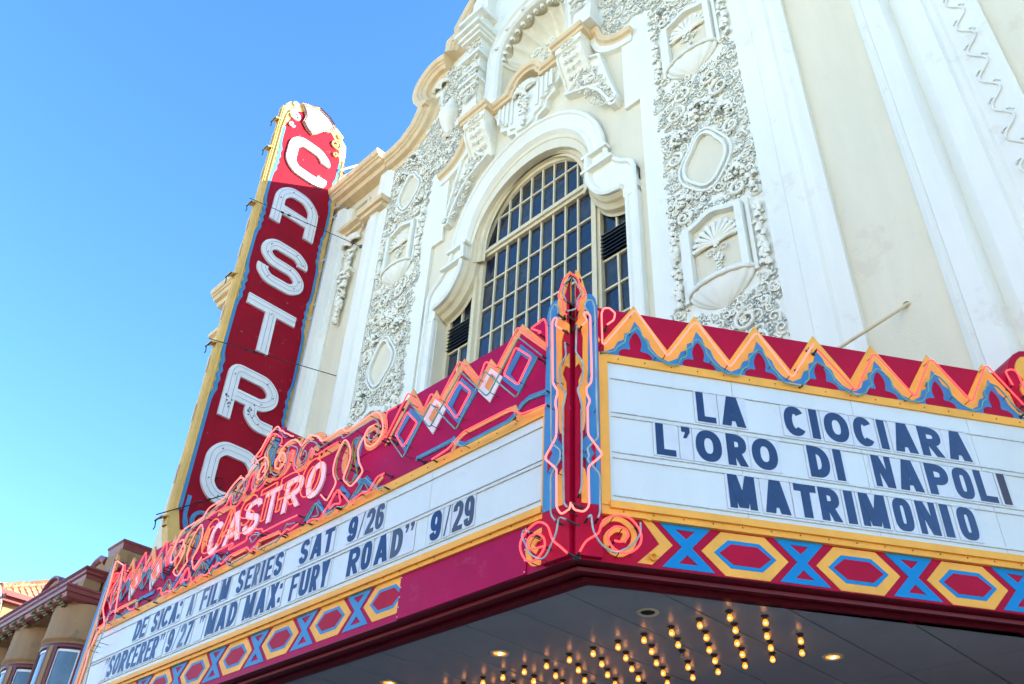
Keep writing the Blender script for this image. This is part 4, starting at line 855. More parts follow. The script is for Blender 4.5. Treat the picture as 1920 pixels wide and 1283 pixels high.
def ppol(pts, m, name, F=FR, w=None, w0=0):
    LAY[0] += .00035; mb = MB(F); mb.poly(pts, w0, w or LAY[0]); mb.build(name, m, MQ)

# --- crest board with the cabinet behind it
cr = Z(cB, [(590, 95)], pf)+Z(cB, [(700, 330), (840, 375), (950, 350), (1040, 365), (1110, 400), (1180, 330), (1290, 270), (1420, 258), (1540, 300)], pf)+Z(cA, [(270, 640), (620, 450), (690, 440), (760, 460), (1250, 175), (1400, 130), (1460, 200), (1480, 420), (1420, 600)], pf)
crl = cr[1:]; apex = [(XC-.22, 7.42), (XC-.17, 7.47), (XC+.02, 7.44), (XC+.1, 7.33)]
apex = [(XC-.24, 7.33), (XC-.2, 7.47), (XC-.1, 7.45), (XC+.05, 7.2)]
board = [(-10.95, 6.3)]+ML(crl)[::-1]+apex+crl+[(-6.62, 6.3)]
ppol(board, M['purp'], 'crest_board', w=.006, w0=-.03)
mb = MB(FR); mb.poly([(-9.72, 6.7), (-9.3, 7.0), (-9.08, 7.4), (-8.95, 7.4), (-8.42, 7.05), (-8.1, 6.7)], -.9, -.03, back=True); mb.build('crest_cabinet', M['crim'], MQ)
# --- scroll bands
def scrolls(mp, sfx=''):
    a = lambda o, l: mp(Z(o, l, pf, 0))
    prib(a(cA, [(150, 740), (430, 600), (620, 505), (740, 500), (1000, 350), (1250, 215), (1370, 240), (1420, 420), (1380, 620), (1230, 790), (1110, 840), (1050, 740), (1080, 590), (1160, 470), (1250, 430), (1300, 530), (1250, 640), (1170, 690)]), .085, M['oran'], 'scroll_band', smooth=True)
    prib(a(cA, [(80, 1040), (240, 960), (420, 860), (530, 770)]), .085, M['oran'], 'scroll_band', smooth=True)
    prib(a(cB, [(1500, 330), (1400, 290), (1270, 320), (1120, 430), (1010, 620), (960, 830), (1000, 950), (1110, 890), (1210, 740), (1270, 600), (1330, 540), (1370, 590)]), .085, M['oran'], 'scroll_band', smooth=True)
    prib(a(cB, [(1060, 400), (930, 385), (790, 450), (650, 600), (550, 790), (510, 990), (560, 1090), (690, 1020), (800, 860), (850, 720), (870, 600)]), .08, M['oran'], 'scroll_band', smooth=True)
    prib(a(cB, [(620, 950), (640, 800), (700, 690), (760, 640), (740, 760), (680, 900)]), .05, M['oran'], 'scroll_curl', smooth=True)
    ppol(a(cA, [(670, 850), (690, 980), (680, 1100), (640, 1240), (600, 1400), (560, 1350), (550, 1220), (570, 1060), (620, 930)]), M['oran'], 'leaf_shape')
    ppol(a(cA, [(920, 610), (985, 700), (930, 960), (905, 1150), (900, 1280), (860, 1380), (960, 1480), (900, 1600), (820, 1500), (780, 1600), (740, 1560), (850, 1250), (850, 1000), (805, 740)]), M['blue'], 'leaf_shape')
    # diamonds, small lozenges and the jagged band
    jag = [(1425, 450), (1415, 380), (1200, 205), (1000, 545), (950, 485), (865, 645), (735, 485), (545, 800), (515, 738), (418, 890), (325, 728), (95, 1185), (130, 1160), (300, 830), (415, 975), (520, 800), (575, 880), (725, 575), (860, 735), (955, 560), (1015, 620), (1190, 285)]
    LAY[0] += .0004; mb = MB(FR); mb.poly(a(zD, jag), -.012, LAY[0]); mb.build('jagged_band', M['oran'], MQ)
    for o, i in (([(1190, 370), (1325, 475), (1180, 765), (1035, 650)], [(1190, 450), (1250, 497), (1163, 682), (1105, 612)]), ([(715, 640), (840, 745), (692, 1015), (570, 885)], [(712, 722), (775, 775), (680, 932), (638, 872)]), ([(303, 882), (412, 950), (265, 1243), (170, 1110)], [(298, 955), (350, 1000), (262, 1165), (213, 1100)])):
        LAY[0] += .0003; mb = MB(FR); mb.poly(a(zD, o), 0, LAY[0], [a(zD, i)]); mb.build('blue_diamond', M['blue'], MQ)
    for o, i in (([(950, 560), (1042, 632), (940, 837), (843, 745)], [(955, 600), (990, 640), (932, 748), (898, 712)]), ([(510, 800), (588, 887), (482, 1092), (403, 980)], [(515, 845), (548, 890), (485, 1010), (450, 965)])):
        ppol(a(zD, o), M['wpaint'], 'white_lozenge'); ppol(a(zD, i), M['oran'], 'lozenge_centre')
    # meander border
    for o, l, t, m in ((zD, [(1420, 738), (1260, 800), (1205, 845), (1130, 950), (1075, 1000), (735, 1178), (690, 1165), (640, 1125)], .055, 'blue'), (zD, [(1395, 905), (1180, 965), (1140, 880), (1080, 905), (740, 1080), (690, 1130), (640, 1230)], .05, 'oran'),
                       (zD, [(640, 1140), (350, 1290)], .05, 'blue'), (cD, [(1920, 590), (1790, 640), (1570, 395)], .06, 'blue'), (cD, [(1560, 420), (1420, 640), (1260, 900)], .045, 'blue'), (cD, [(1080, 580), (1240, 780)], .055, 'blue'), (cD, [(610, 870), (770, 1130), (930, 930)], .05, 'blue'), (cD, [(560, 940), (460, 1090), (380, 1270)], .045, 'blue'),
                       (cD, [(1920, 370), (1830, 470), (1700, 690), (1420, 830), (1270, 950)], .045, 'oran'), (cD, [(960, 1040), (640, 1230), (420, 1350)], .045, 'oran')):
        prib(a(o, l), t, M[m], 'meander_band')
    nb = lambda o, l, m, **k: neon(FR, mp(Z(o, l, pf, .1)), M[m], .1, **k)
    nb(zD, [(1325, 280), (1345, 268), (1265, 240), (1370, 160), (1388, 205), (1392, 380), (1372, 398), (1160, 233), (1000, 535), (980, 557), (910, 508), (893, 520), (855, 635), (835, 642), (697, 508), (680, 520), (535, 805), (518, 815), (470, 766), (455, 775), (407, 885), (388, 890), (288, 760), (272, 770), (100, 1120)], 'reds', cr=.02)
    for d in ([(1142, 392), (1265, 470), (1160, 692), (1045, 608)], [(687, 663), (780, 745), (665, 962), (583, 850)], [(272, 908), (350, 995), (240, 1192), (178, 1090)]): nb(zD, d, 'reds', closed=True, cr=.03)
    nb(zD, [(1355, 460), (1165, 312), (925, 765), (900, 778), (703, 590), (455, 1028), (438, 1022), (295, 835), (150, 1103)], 'green', r=.0075)
    nb(zD, [(1320, 475), (1145, 795), (893, 583), (662, 1052), (457, 840), (237, 1277), (137, 1133)], 'green', r=.0075)
    nb(zD, [(1385, 850), (1195, 925), (1080, 887), (720, 1070), (600, 1205), (470, 1290)], 'reds'); nb(zD, [(1390, 740), (1215, 830), (1105, 985), (715, 1187), (630, 1140), (350, 1285)], 'green', r=.0075)
    nb(cD, [(1925, 295), (1780, 370), (1600, 680), (1460, 690), (1230, 890), (1000, 612), (640, 1205), (470, 1212), (380, 1285)], 'reds'); nb(cD, [(1010, 640), (1050, 860), (1030, 900), (930, 905), (830, 1000), (820, 960), (930, 690)], 'reds')
    nb(cD, [(1925, 570), (1795, 605), (1555, 385), (1500, 420), (1240, 830), (1120, 980), (980, 962)], 'green', r=.0075); nb(cD, [(1400, 700), (1530, 470), (1600, 610), (1590, 655), (1480, 655)], 'green', r=.0075, sup=False)
    nb(cD, [(960, 985), (780, 1143), (580, 890), (530, 910), (320, 1260)], 'green', r=.0075); nb(cD, [(400, 1230), (560, 900), (605, 1100), (590, 1150), (480, 1160)], 'green', r=.0075, sup=False)
    # scroll neon
    nb(cA, [(-110, 600), (0, 608), (75, 640), (150, 718), (350, 600), (550, 470), (640, 522), (900, 350), (1160, 170), (1260, 143), (1330, 220), (1365, 400), (1345, 560), (1240, 745), (1110, 828), (1020, 770), (1000, 620), (1080, 460), (1190, 400)], 'redp', smooth=True)
    nb(cA, [(1640, 20), (1440, 130), (1425, 300), (1440, 480), (1340, 700)], 'reds', cr=.05)
    nb(cA, [(0, 730), (60, 780), (100, 850), (300, 730), (530, 605), (585, 655), (900, 450), (1130, 310), (1220, 290), (1285, 400), (1255, 570), (1150, 695), (1080, 660), (1080, 570), (1150, 535)], 'teal', smooth=True, r=.0075)
    nb(cB, [(1430, 400), (1360, 310), (1240, 285), (1120, 360), (1020, 490), (940, 390), (830, 380), (690, 480), (560, 690), (487, 860), (520, 945), (610, 915), (690, 770), (680, 650), (620, 640), (570, 760), (600, 810)], 'redp', smooth=True)
    nb(cB, [(410, 1150), (500, 1170), (620, 1080), (740, 880), (810, 600), (880, 625), (850, 780), (870, 940), (950, 1002), (1080, 900), (1180, 700), (1230, 550), (1305, 670), (1550, 530), (1750, 415)], 'reds', smooth=True)
    nb(cB, [(420, 1010), (480, 1080), (600, 1040), (710, 860), (770, 530), (850, 495), (940, 560), (890, 760), (890, 880), (960, 912), (1080, 830), (1160, 650), (1220, 530), (1290, 600)], 'teal', smooth=True, r=.0075)
    nb(cB, [(1040, 690), (1080, 590), (1120, 650), (1080, 770), (1010, 820), (960, 720), (1000, 560), (1080, 450), (1190, 400), (1290, 425), (1380, 530)], 'teal', smooth=True, r=.0075)
    # leaf-shaped lyre
    nb(cA, [(990, 620), (900, 780), (860, 930), (880, 1130), (970, 1320), (860, 1480), (720, 1640), (560, 1480), (640, 1280), (715, 1050), (720, 880), (670, 740), (600, 678), (500, 860), (420, 1050), (370, 1250), (375, 1400), (440, 1540), (250, 1900), (215, 1900), (120, 1790)], 'redp', cr=.06)
    nb(cA, [(500, 1490), (440, 1420), (430, 1250), (470, 1050), (540, 860), (610, 760), (680, 850), (690, 1000)], 'olive', r=.009, smooth=True)
    nb(cA, [(700, 1280), (775, 1050), (750, 770), (835, 650), (915, 660), (820, 880), (800, 1060), (850, 1330), (850, 1390), (730, 1570), (620, 1500), (740, 1200)], 'olive', r=.009, cr=.05)
    if mp is not ML:
        pass
scrolls(lambda p: p); scrolls(ML)
# centre finial of the crest
ppol(Z(cB, [(490, 370), (560, 350), (620, 380), (600, 480), (540, 620), (500, 780), (460, 920), (440, 930), (400, 800), (400, 620)], pf), M['blue'], 'leaf_shape')
ppol(Z(cB, [(470, 330), (540, 260), (520, 330), (480, 440), (440, 560), (380, 640), (380, 800), (360, 960), (300, 1090), (290, 1000), (320, 830), (300, 680), (380, 520)], pf), M['oran'], 'leaf_shape')
N1 = lambda o, l, m, **k: neon(FR, Z(o, l, pf, .1), M[m], .1, **k)
N1(cB, [(60, 830), (30, 800), (120, 680), (210, 560), (330, 340), (440, 200), (530, 110), (570, 130), (600, 180), (650, 200), (690, 240), (740, 250), (800, 290), (860, 300)], 'redp', smooth=True)
N1(cB, [(100, 720), (200, 690), (270, 530), (420, 290), (500, 250), (560, 290), (620, 330), (620, 420), (590, 480), (640, 500)], 'reds', smooth=True)
N1(cB, [(330, 420), (440, 230), (530, 165), (600, 210), (680, 330), (740, 300)], 'clearg', smooth=True)
N1(cB, [(300, 1080), (380, 860), (370, 600), (470, 450), (510, 520), (430, 700), (400, 880), (420, 1050)], 'olive', r=.009, smooth=True)
N1(cB, [(480, 370), (390, 460), (310, 640), (310, 980), (180, 1240)], 'teal', r=.0075, smooth=True)
N1(cF, [(1200, 700), (1180, 690), (1100, 818), (820, 980), (695, 1175), (640, 1010), (580, 1100)][2:6], 'reds')
N1(cE, [(1900, -150), (1560, 5), (1205, 190), (1190, 120), (1120, 140), (1040, 120), (980, 210), (890, 260), (880, 340), (830, 385), (525, 550), (520, 510), (615, 440), (600, 408), (280, 580), (-20, 760)], 'reds', cr=.02)
# centre of the meander, under the name
N1(cE, [(1910, 20), (1740, 150), (1690, 122), (1580, 242), (1512, 180), (1130, 360), (960, 592), (890, 490), (520, 670), (370, 832), (330, 800), (235, 890), (205, 855), (80, 1062), (-40, 1040)], 'reds', cr=.02)
N1(cE, [(1860, 0), (1720, 40), (1690, 20), (1600, 215)], 'green', r=.0075); N1(cE, [(1570, 260), (1500, 360), (1120, 545), (1020, 468), (950, 560)], 'green', r=.0075); N1(cE, [(930, 592), (850, 670), (510, 862), (470, 770)], 'green', r=.0075)
N1(cE, [(460, 640), (380, 762), (325, 690), (165, 1040), (60, 800), (-20, 930)], 'green', r=.0075)
N1(cE, [(1170, 230), (1020, 240), (940, 300), (990, 410), (1110, 270), (1130, 200), (1040, 200)], 'teal', r=.0075, cr=.03)
for l, t, m in (([(1640, 290), (1140, 560)], .045, 'blue'), ([(950, 650), (530, 850), (520, 700)], .045, 'blue'), ([(540, 600), (460, 760)], .04, 'blue'), ([(320, 880), (220, 1010)], .045, 'blue'), ([(120, 750), (170, 880)], .045, 'blue'), ([(1560, 210), (1190, 370), (1120, 510)], .05, 'oran'), ([(900, 545), (600, 700), (540, 830)], .05, 'oran')):
    prib(Z(cE, l, pf), t, M[m], 'meander_band')
# the name in white with orange tube outlines
for ch, x0, x1, z0, z1 in (('C', -10.26, -9.93, 6.03, 6.47), ('A', -9.86, -9.46, 6.05, 6.48), ('S', -9.42, -9.07, 6.05, 6.51), ('T', -9.0, -8.66, 6.06, 6.51), ('R', -8.56, -8.19, 6.08, 6.51), ('O', -8.10, -7.75, 6.08, 6.53)):
    c = node('name_letter', MQ); t = .082; g = glyph(ch, x0, x1, z0, z1, t, 2.2)
    mb = MB(FR); put_glyph(mb, g, 0, .02, t); mb.build('painted_letter', M['pinkw'], c)
    for s in g:
        if s[0] == 'p': neon(FR, s[1], M['orn_n'], .09, r=.0055, closed=True, cr=.015, p=c, sup=False)
        else:
            for o in (.05, -.05): neon(FR, offs(s[1], o, s[2]), M['orn_n'], .09, r=.0055, closed=s[2], cr=.02, p=c, sup=False)

# --- hexagon bands
def hexa(F, cx, cz, hl, hf, hh, cut=None, blue='cyan'):
    c = node('hexagon_motif', MQ)
    for k, (m, s) in enumerate((('yel', 1), (blue, .72), ('crim', .60))):
        l, f_, h_ = hl*s+(0 if k == 0 else .0), hf*s, hh*(s if k == 0 else (.645 if k == 1 else .475))
        p = [(cx-l, cz), (cx-f_, cz+h_), (cx+f_, cz+h_), (cx+l, cz), (cx+f_, cz-h_), (cx-f_, cz-h_)]
        if cut: p = clip(p, -99, cut)
        mb = MB(F); mb.poly(p, 0, .006+.002*k); mb.build(('hexagon_outer', 'hexagon_ring', 'hexagon_centre')[k], M[m], c)
def hour(F, cx, cz, hw_, hh, m):
    c = node('hourglass_motif', MQ); n_ = .04; T = [[(cx-.085, cz+hh*.78), (cx+.075, cz+hh*.78), (cx, cz+hh*.38)], [(cx-.075, cz-hh*.76), (cx+.08, cz-hh*.76), (cx, cz-hh*.34)]]
    mb = MB(F); mb.poly([(cx-hw_, cz+hh), (cx+hw_, cz+hh), (cx+n_, cz), (cx+hw_, cz-hh), (cx-hw_, cz-hh), (cx-n_, cz)], 0, .006, T); mb.build('hourglass_shape', m, c)
for k in range(5):
    u = 1.353+.936*k
    if u < RE-.1: hexa(RT, u, 4.486, .353, .178, .178)
    if u-.468 < RE-.3: hour(RT, u-.468, 4.495, .208, .178, M['cyan'])
ch = Z((1100, 920, 4.01), [(410, 215), (490, 240), (645, 415), (490, 560), (380, 545), (545, 405)], pr); ppol(ch, M['yel'], 'chevron', RT, .006)
for q in Z((1100, 920, 4.01), [(463, 212), (495, 508)], pr): mb = MB(RT); mb.lathe(RT(*q, .006), [(.03, 0), (.03, .03), (.022, .03), (.022, .004), (0, .004)], RT(0, 0, 1)-RT(0, 0, 0), 12); mb.build('pipe_socket', M['yel'], MQ)
for k in range(9):
    x = -6.31-.859*k; hexa(FR, x, 4.535, .335, .168, .172, -6.125 if k == 0 else None, 'blue')
    if k < 8: hour(FR, x-.43, 4.535, .195, .172, M['blue'])
mb = MB(FR); mb.box(-6.122, -4.552, 4.302, 4.698, 0, .012); mb.build('plain_sheet', M['purp'], MQ)
mb = MB(FR)
for i in range(5): mb.ball(FR(-6.11, 4.32+.09*i, .012), .008, 5, 3); mb.ball(FR(-4.565, 4.32+.09*i, .012), .008, 5, 3)
mb.build('rivet', M['wpaint'], MQ, kind='stuff')

# --- zigzag crest of the right face
per = .5835; c0 = .560; npk = 8
ztop = [(-.02, 6.72), (.17, 6.73), (.19, 6.55)]
up_, lo_ = [], []
pk = [c0+per*i for i in range(npk)]
Yb = [(.10, 6.42), (.13, 6.40), (.2, 6.40)]
zz = [(.22, 6.20), (.10, 6.32), (.03, 6.5), (.03, 6.62), (.08, 6.73), (.17, 6.75), (.22, 6.68), (.22, 6.42), (.28, 6.4)]
body = [(.215, 6.36)]
for i, u in enumerate(pk):
    if u > RE-.3: break
    body += [(u, 6.815), (u+per/2, 6.362)]
bl = []
for i, u in enumerate(pk):
    if u > RE-.3: break
    bl = [(u-per/2, 6.235), (u-.20, 6.29), (u-.165, 6.37), (u-.11, 6.40), (u-.10, 6.47), (u-.05, 6.50), (u, 6.63), (u+.05, 6.56), (u+.07, 6.48), (u+.12, 6.44), (u+.14, 6.36), (u+.2, 6.28), (u+per/2, 6.235)]
    LAY[0] += .0002
    mb = MB(RT); a, b = u-per/2, u+per/2
    mb.poly([(a, 6.23), (a, 6.362), (u, 6.815), (b, 6.362), (b, 6.23)], -.012, .008); mb.build('zigzag_board', M['yel'], MQ)
    mb = MB(RT); mb.poly([(a, 6.202)]+bl+[(b, 6.202)], 0, .011); mb.build('scalloped_shape', M['blue'], MQ)
    mb = MB(RT); mb.poly(cat([(u-.135, 6.215), (u-.15, 6.27), (u-.1, 6.30), (u-.055, 6.305), (u-.06, 6.37), (u-.045, 6.43), (u+.0, 6.50), (u+.045, 6.43), (u+.05, 6.36), (u+.04, 6.30), (u+.09, 6.29), (u+.135, 6.26), (u+.12, 6.215)], 3, True), 0, .014); mb.build('trefoil_shape', M['crim'], MQ)
ppol([(.02, 6.48), (.03, 6.66), (.08, 6.74), (.17, 6.75), (.23, 6.68), (.22, 6.6), (.15, 6.62), (.12, 6.6), (.1, 6.5), (.2, 6.42), (.24, 6.36), (.2, 6.3), (.1, 6.3)], M['yel'], 'scroll_band', RT, .009)
mb = MB(RT)
dome = [(4.28, 6.3)]+arc(4.62, 6.45, .36, .62, 175, 5, 12)+[(5.0, 6.3)]
mb.poly(dome, -.5, .02, back=True); mb.build('end_crest', M['crim'], MQ)
mb = MB(RT); mb.rib(cat([(4.5, 6.35), (4.42, 6.55), (4.5, 6.68), (4.45, 6.8), (4.53, 6.92), (4.62, 6.9)], 4), .1, .02, .035); mb.build('scroll_band', M['yel'], MQ)
mb = MB(RT); mb.poly(sup(4.6, 6.62, .13, .1, 2, 14), .02, .03); mb.build('leaf_shape', M['blue'], MQ)
NR = lambda o, l, m, w=.09, **k: neon(RT, Z(o, l, pr, w), M[m], w, **k)
NR(q1, [(155, 195), (205, 160), (215, 110), (170, 70), (125, 75), (112, 110), (118, 335), (135, 345), (350, 95), (375, 95), (600, 425), (620, 422), (805, 185), (832, 183), (1068, 505), (1088, 505), (1265, 265), (1288, 265), (1535, 585), (1555, 582), (1690, 360)], 'redp', cr=.02)
NR(q2, [(0, 345), (103, 182)], 'redp'); NR(q2, [(130, 220), (410, 522), (430, 522), (545, 262), (570, 262), (855, 568), (872, 568), (970, 303), (998, 303), (1285, 610), (1300, 605), (1388, 352), (1412, 350), (1684, 640)], 'reds', cr=.02)
NR(q2, [(1600, 490), (1560, 420), (1550, 385), (1600, 375), (1640, 410), (1700, 560)], 'reds', smooth=True)
NR(q1, [(110, 405), (205, 402), (240, 355), (288, 332), (293, 275), (340, 250), (372, 217), (410, 250), (420, 290), (460, 330), (462, 375), (520, 440), (600, 492), (690, 500), (710, 450), (750, 440), (752, 382), (792, 360), (800, 318), (845, 310), (890, 370), (902, 412), (950, 482), (1040, 562), (1150, 580), (1172, 530), (1215, 512), (1220, 450), (1260, 410), (1285, 385), (1325, 402), (1360, 460), (1390, 520), (1440, 572), (1480, 632), (1610, 660)], 'green', .06, r=.008, cr=.02)
NR(q2, [(20, 490), (72, 440), (65, 390), (120, 315), (180, 350), (240, 410), (262, 462), (340, 530), (430, 570), (495, 550), (512, 510), (545, 490), (520, 430), (572, 365), (620, 390), (680, 450), (702, 522), (790, 600), (900, 620), (935, 600), (942, 560), (972, 530), (960, 480), (1002, 410), (1050, 430), (1110, 490), (1142, 572), (1220, 640), (1310, 685), (1370, 660), (1370, 620), (1405, 590), (1380, 540), (1420, 475), (1480, 500), (1560, 580), (1600, 640), (1684, 710)], 'green', .06, r=.008, cr=.02)

# --- folded corner pylon
FCN = lambda a, v, w=0: FR(K.x-a*1.06, v, w)
RTN = lambda a, v, w=0: RT(a*.765, v, w)
for F, nm in ((FCN, 'front'), (RTN, 'right')):
    c = node('corner_pylon_face', MQ)
    def pp(pts, m, w, n, w0=.0): mb = MB(F); mb.poly(pts, w0, w); mb.build(n, M[m], c)
    pp([(0.001, 4.31), (.268, 4.31), (.268, 6.72), (.001, 6.72)], 'crim', .05, 'face_board')
    pp([(.115, 4.73), (.262, 4.73), (.262, 6.70), (.24, 6.79), (.2, 6.83), (.13, 6.83), (.1, 6.7)], 'blue', .055, 'blue_strip', .02)
    pp([(.001, 7.09), (.05, 7.06), (.09, 6.97), (.12, 6.86), (.14, 6.78), (.12, 6.68), (.105, 6.62), (.13, 6.58), (.15, 6.5), (.14, 6.2), (.14, 6.0), (.13, 5.87), (.14, 5.8), (.115, 5.74), (.105, 5.45), (.09, 5.38), (.055, 5.35), (.055, 5.62), (.03, 5.74), (.035, 5.86), (.07, 5.95), (.08, 6.12), (.085, 6.32), (.06, 6.4), (.03, 6.42), (.001, 6.36)], 'yel', .06, 'yellow_strip', .03)
    pp([(.001, 5.99), (.04, 6.03), (.075, 5.96), (.08, 6.0), (.04, 6.1), (.001, 6.14)], 'yel', .063, 'chevron', .05)
    pp([(.06, 4.73), (.12, 4.73), (.12, 4.95), (.10, 5.02), (.06, 5.05)], 'yel', .058, 'yellow_strip')
    pp([(.001, 6.98), (.035, 6.86), (.07, 6.78), (.03, 6.72), (.025, 6.50), (.001, 6.46)], 'crim', .064, 'finial_centre', .05)
    pp([(.055, 5.22), (.09, 5.3), (.13, 5.36), (.2, 5.36), (.2, 5.05), (.13, 5.05), (.1, 5.12), (.055, 5.12), (.09, 5.17)], 'blue', .066, 'stepped_shape', .05)
    pp([(.21, 5.3), (.16, 5.22), (.2, 5.17), (.16, 5.12), (.21, 5.06)], 'crim', .069, 'stepped_shape', .05)
NF = lambda l, m, o=P1, w=.13, **k: neon(FR, Z(o, l, pf, w), M[m], w, **k)
NG = lambda l, m, o=P1, w=.13, **k: neon(RT, Z(o, l, pr, w), M[m], w, **k)
j = lambda l: [((x/4.01+940-960)*4.582, (y/4.01+760-500)*4.582) for x, y in l]
NF([(430, 540), (372, 505), (392, 445), (365, 438), (345, 480), (350, 1000), (395, 1070), (370, 1170), (385, 1250)]+j([(412, 240), (325, 400), (415, 478), (415, 770), (450, 822), (515, 780), (522, 730)]), 'redp')
NG([(600, 505), (648, 465), (612, 412), (635, 388), (672, 420), (686, 930), (680, 1000), (638, 1040), (640, 1090), (672, 1155), (650, 1200)]+j([(652, 222), (762, 370), (655, 462), (660, 760), (622, 802), (545, 785), (528, 740)]), 'redp')
NF([(392, 410), (400, 345), (362, 320), (330, 390), (335, 1240)]+j([(375, 285), (445, 340), (440, 412), (370, 530), (372, 822), (408, 872)]), 'teal')
NG([(662, 400), (618, 340), (642, 288), (690, 290), (708, 350), (714, 470), (728, 1240)]+j([(728, 245), (642, 325), (662, 378), (645, 412), (742, 520), (742, 800), (727, 850)]), 'teal')
NF([(455, 650), (465, 765), (410, 860), (415, 1020), (465, 1095), (430, 1230)]+j([(462, 200), (470, 740), (500, 768)]), 'teal', w=.1)
NG([(555, 500), (548, 740), (610, 822), (605, 980), (560, 1055), (600, 1180)]+j([(605, 400), (605, 605), (588, 668)]), 'teal', w=.1)
NF([(468, 415), (440, 380), (435, 300), (400, 258), (420, 190), (450, 105), (500, 62)], 'reds', smooth=True); NG([(505, 62), (560, 95), (590, 170), (628, 212), (620, 262), (580, 290), (572, 378)], 'reds', smooth=True)
NF([(470, 300), (430, 220), (450, 150), (510, 88)], 'teal', w=.11); NG([(510, 88), (545, 120), (570, 180), (605, 215), (560, 280), (555, 365), (470, 385)], 'teal', w=.11)
for F, f_, l in ((FR, pf, [(450, 1065), (430, 1010), (390, 930), (320, 940), (235, 1000), (205, 1100), (240, 1190), (320, 1170), (375, 1080), (350, 1010), (280, 1010), (245, 1070), (280, 1105)]), (RT, pr, [(620, 1050), (690, 1015), (705, 950), (800, 865), (900, 870), (985, 950), (985, 1050), (900, 1125), (810, 1090), (785, 1000), (850, 940), (930, 960), (910, 1030)])):
    prib(Z(P2, l, f_), .045, M['yel'], 'spiral_band', F, smooth=True, w=.014)
NF([(495, 1110), (440, 1060), (385, 1010), (345, 905), (270, 882), (180, 960), (140, 1060), (180, 1160), (250, 1168), (320, 1080), (320, 1000), (265, 965), (200, 1010), (215, 1080), (320, 1060)], 'reds', P2, smooth=True)
NG([(590, 1100), (640, 1020), (730, 960), (760, 880), (850, 830), (965, 850), (1045, 950), (1040, 1050), (950, 1112), (850, 1080), (798, 985), (850, 915), (930, 930), (955, 982), (910, 1025), (850, 1018)], 'reds', P2, smooth=True)
NF([(490, 860), (430, 838), (415, 960), (320, 1168), (220, 1130), (152, 980), (170, 935), (215, 958)], 'teal', P2, cr=.06); NG([(650, 845), (675, 820), (690, 950), (750, 1050), (850, 1118), (990, 1055), (1050, 960), (1045, 880)], 'teal', P2, cr=.08)
# --- left end of the front
c = node('corner_pylon_face', MQ)
mb = MB(FR); mb.box(FB+.001, FB+.26, 4.31, 6.62, 0, .05); mb.build('face_board', M['crim'], c)
mb = MB(FR); mb.poly([(FB+.03, 4.73), (FB+.12, 4.73), (FB+.12, 6.72), (FB+.08, 6.8), (FB+.03, 6.72)], .02, .056); mb.build('blue_strip', M['blue'], c)
mb = MB(FR); mb.poly([(FB+.13, 4.73), (FB+.24, 4.73), (FB+.24, 6.5), (FB+.17, 6.86), (FB+.13, 6.9)], .02, .06); mb.build('yellow_strip', M['oran'], c)
mb = MB(LF); mb.poly([(.0, 6.6)]+arc(.25, 6.58, .24, .3, 170, 0, 8)+[(.5, 6.5)], -.3, 0, back=True); mb.build('end_crest', M['crim'], MQ)
for l, m in (([(218, 1052), (205, 1100), (193, 1140), (196, 1170), (184, 1185), (165, 1225), (162, 1240), (145, 1290)], 'redp'), ([(214, 1050), (200, 1105), (186, 1150), (180, 1190), (170, 1215), (150, 1290)], 'teal'), ([(228, 1070), (215, 1110), (206, 1150), (186, 1205), (175, 1225), (158, 1290)], 'teal'), ([(216, 1150), (222, 1110), (232, 1060), (220, 1052)], 'redp')):
    neon(FR, [pf(x, y, .14) for x, y in l], M[m], .14, cr=.04)
SUPP.build('tube_supports', M['dark'], MQ, kind='stuff')
# ================================================================ neighbouring house
NB = thing('neighbour_house', (-29, 8.4, 0), 'tan stucco house with plum cornices and rounded bay windows left of the theatre', 'house')
NF_ = lambda u, v, w=0: Vector((u, 8.4-w, v))
def XZ(y): return lambda u, v, w=0: Vector((u, y-w, v))
mb = MB(XZ(8.4)); mb.box(-46, -24.42, 0, 10.3, -6, -.3); mb.build('wall', M['nwall'], NB)
# lower cornice with brackets and soffit
Y0 = 7.2
pf_ = [(0, -.6), (0, 0), (-.06, .02), (-.1, -.03), (-.2, -.05), (-.22, -.12), (-.3, -.16), (-.32, -.3)]
def lcorn(x1, yf, zt, prof, m, name, xl=-46, back=2.4):    # cornice that turns the corner to the right and runs back
    mb = MB(lambda u, v, w=0: Vector((u, v, zt+w)))
    n = len(prof); V = []
    for dz, d in prof: V += [Vector((xl, yf-d, zt+dz)), Vector((x1+d, yf-d, zt+dz)), Vector((x1+d, yf+back, zt+dz))]
    mb.add(V, [(i*3+k, i*3+k+1, i*3+k+4, i*3+k+3) for i in range(n-1) for k in range(2)]); mb.build(name, m, NB)
lcorn(-24.14, 7.22, 10.17, [(0, -.9), (0, .0), (-.05, .02), (-.09, -.02), (-.18, -.03), (-.2, -.08), (-.3, -.12), (-.34, -.2), (-.36, -.42)], M['nmar'], 'cornice', back=1.6)
lcorn(-24.42, 7.62, 10.0, [(0.0, 0), (-.06, 0), (-.1, .03), (-.14, .0), (-.2, 0), (-.2, -1.2)], M['nwall'], 'eave_board', back=1.2)
for k in range(22):
    x = -24.75-.56*k-(.28 if k > 3 else 0)-(.2 if k > 8 else 0); mb = MB()
    for i in range(4): mb.ball((x, 7.5-.06*i, 9.80-.03+.045*i), (.13-.012*i, .07, .05), 8, 5)
    for i in range(5): mb.ball((x-.1+.05*i, 7.32, 9.93), (.03, .07, .06), 6, 4)
    mb.build('cornice_bracket', M['moss'], NB)
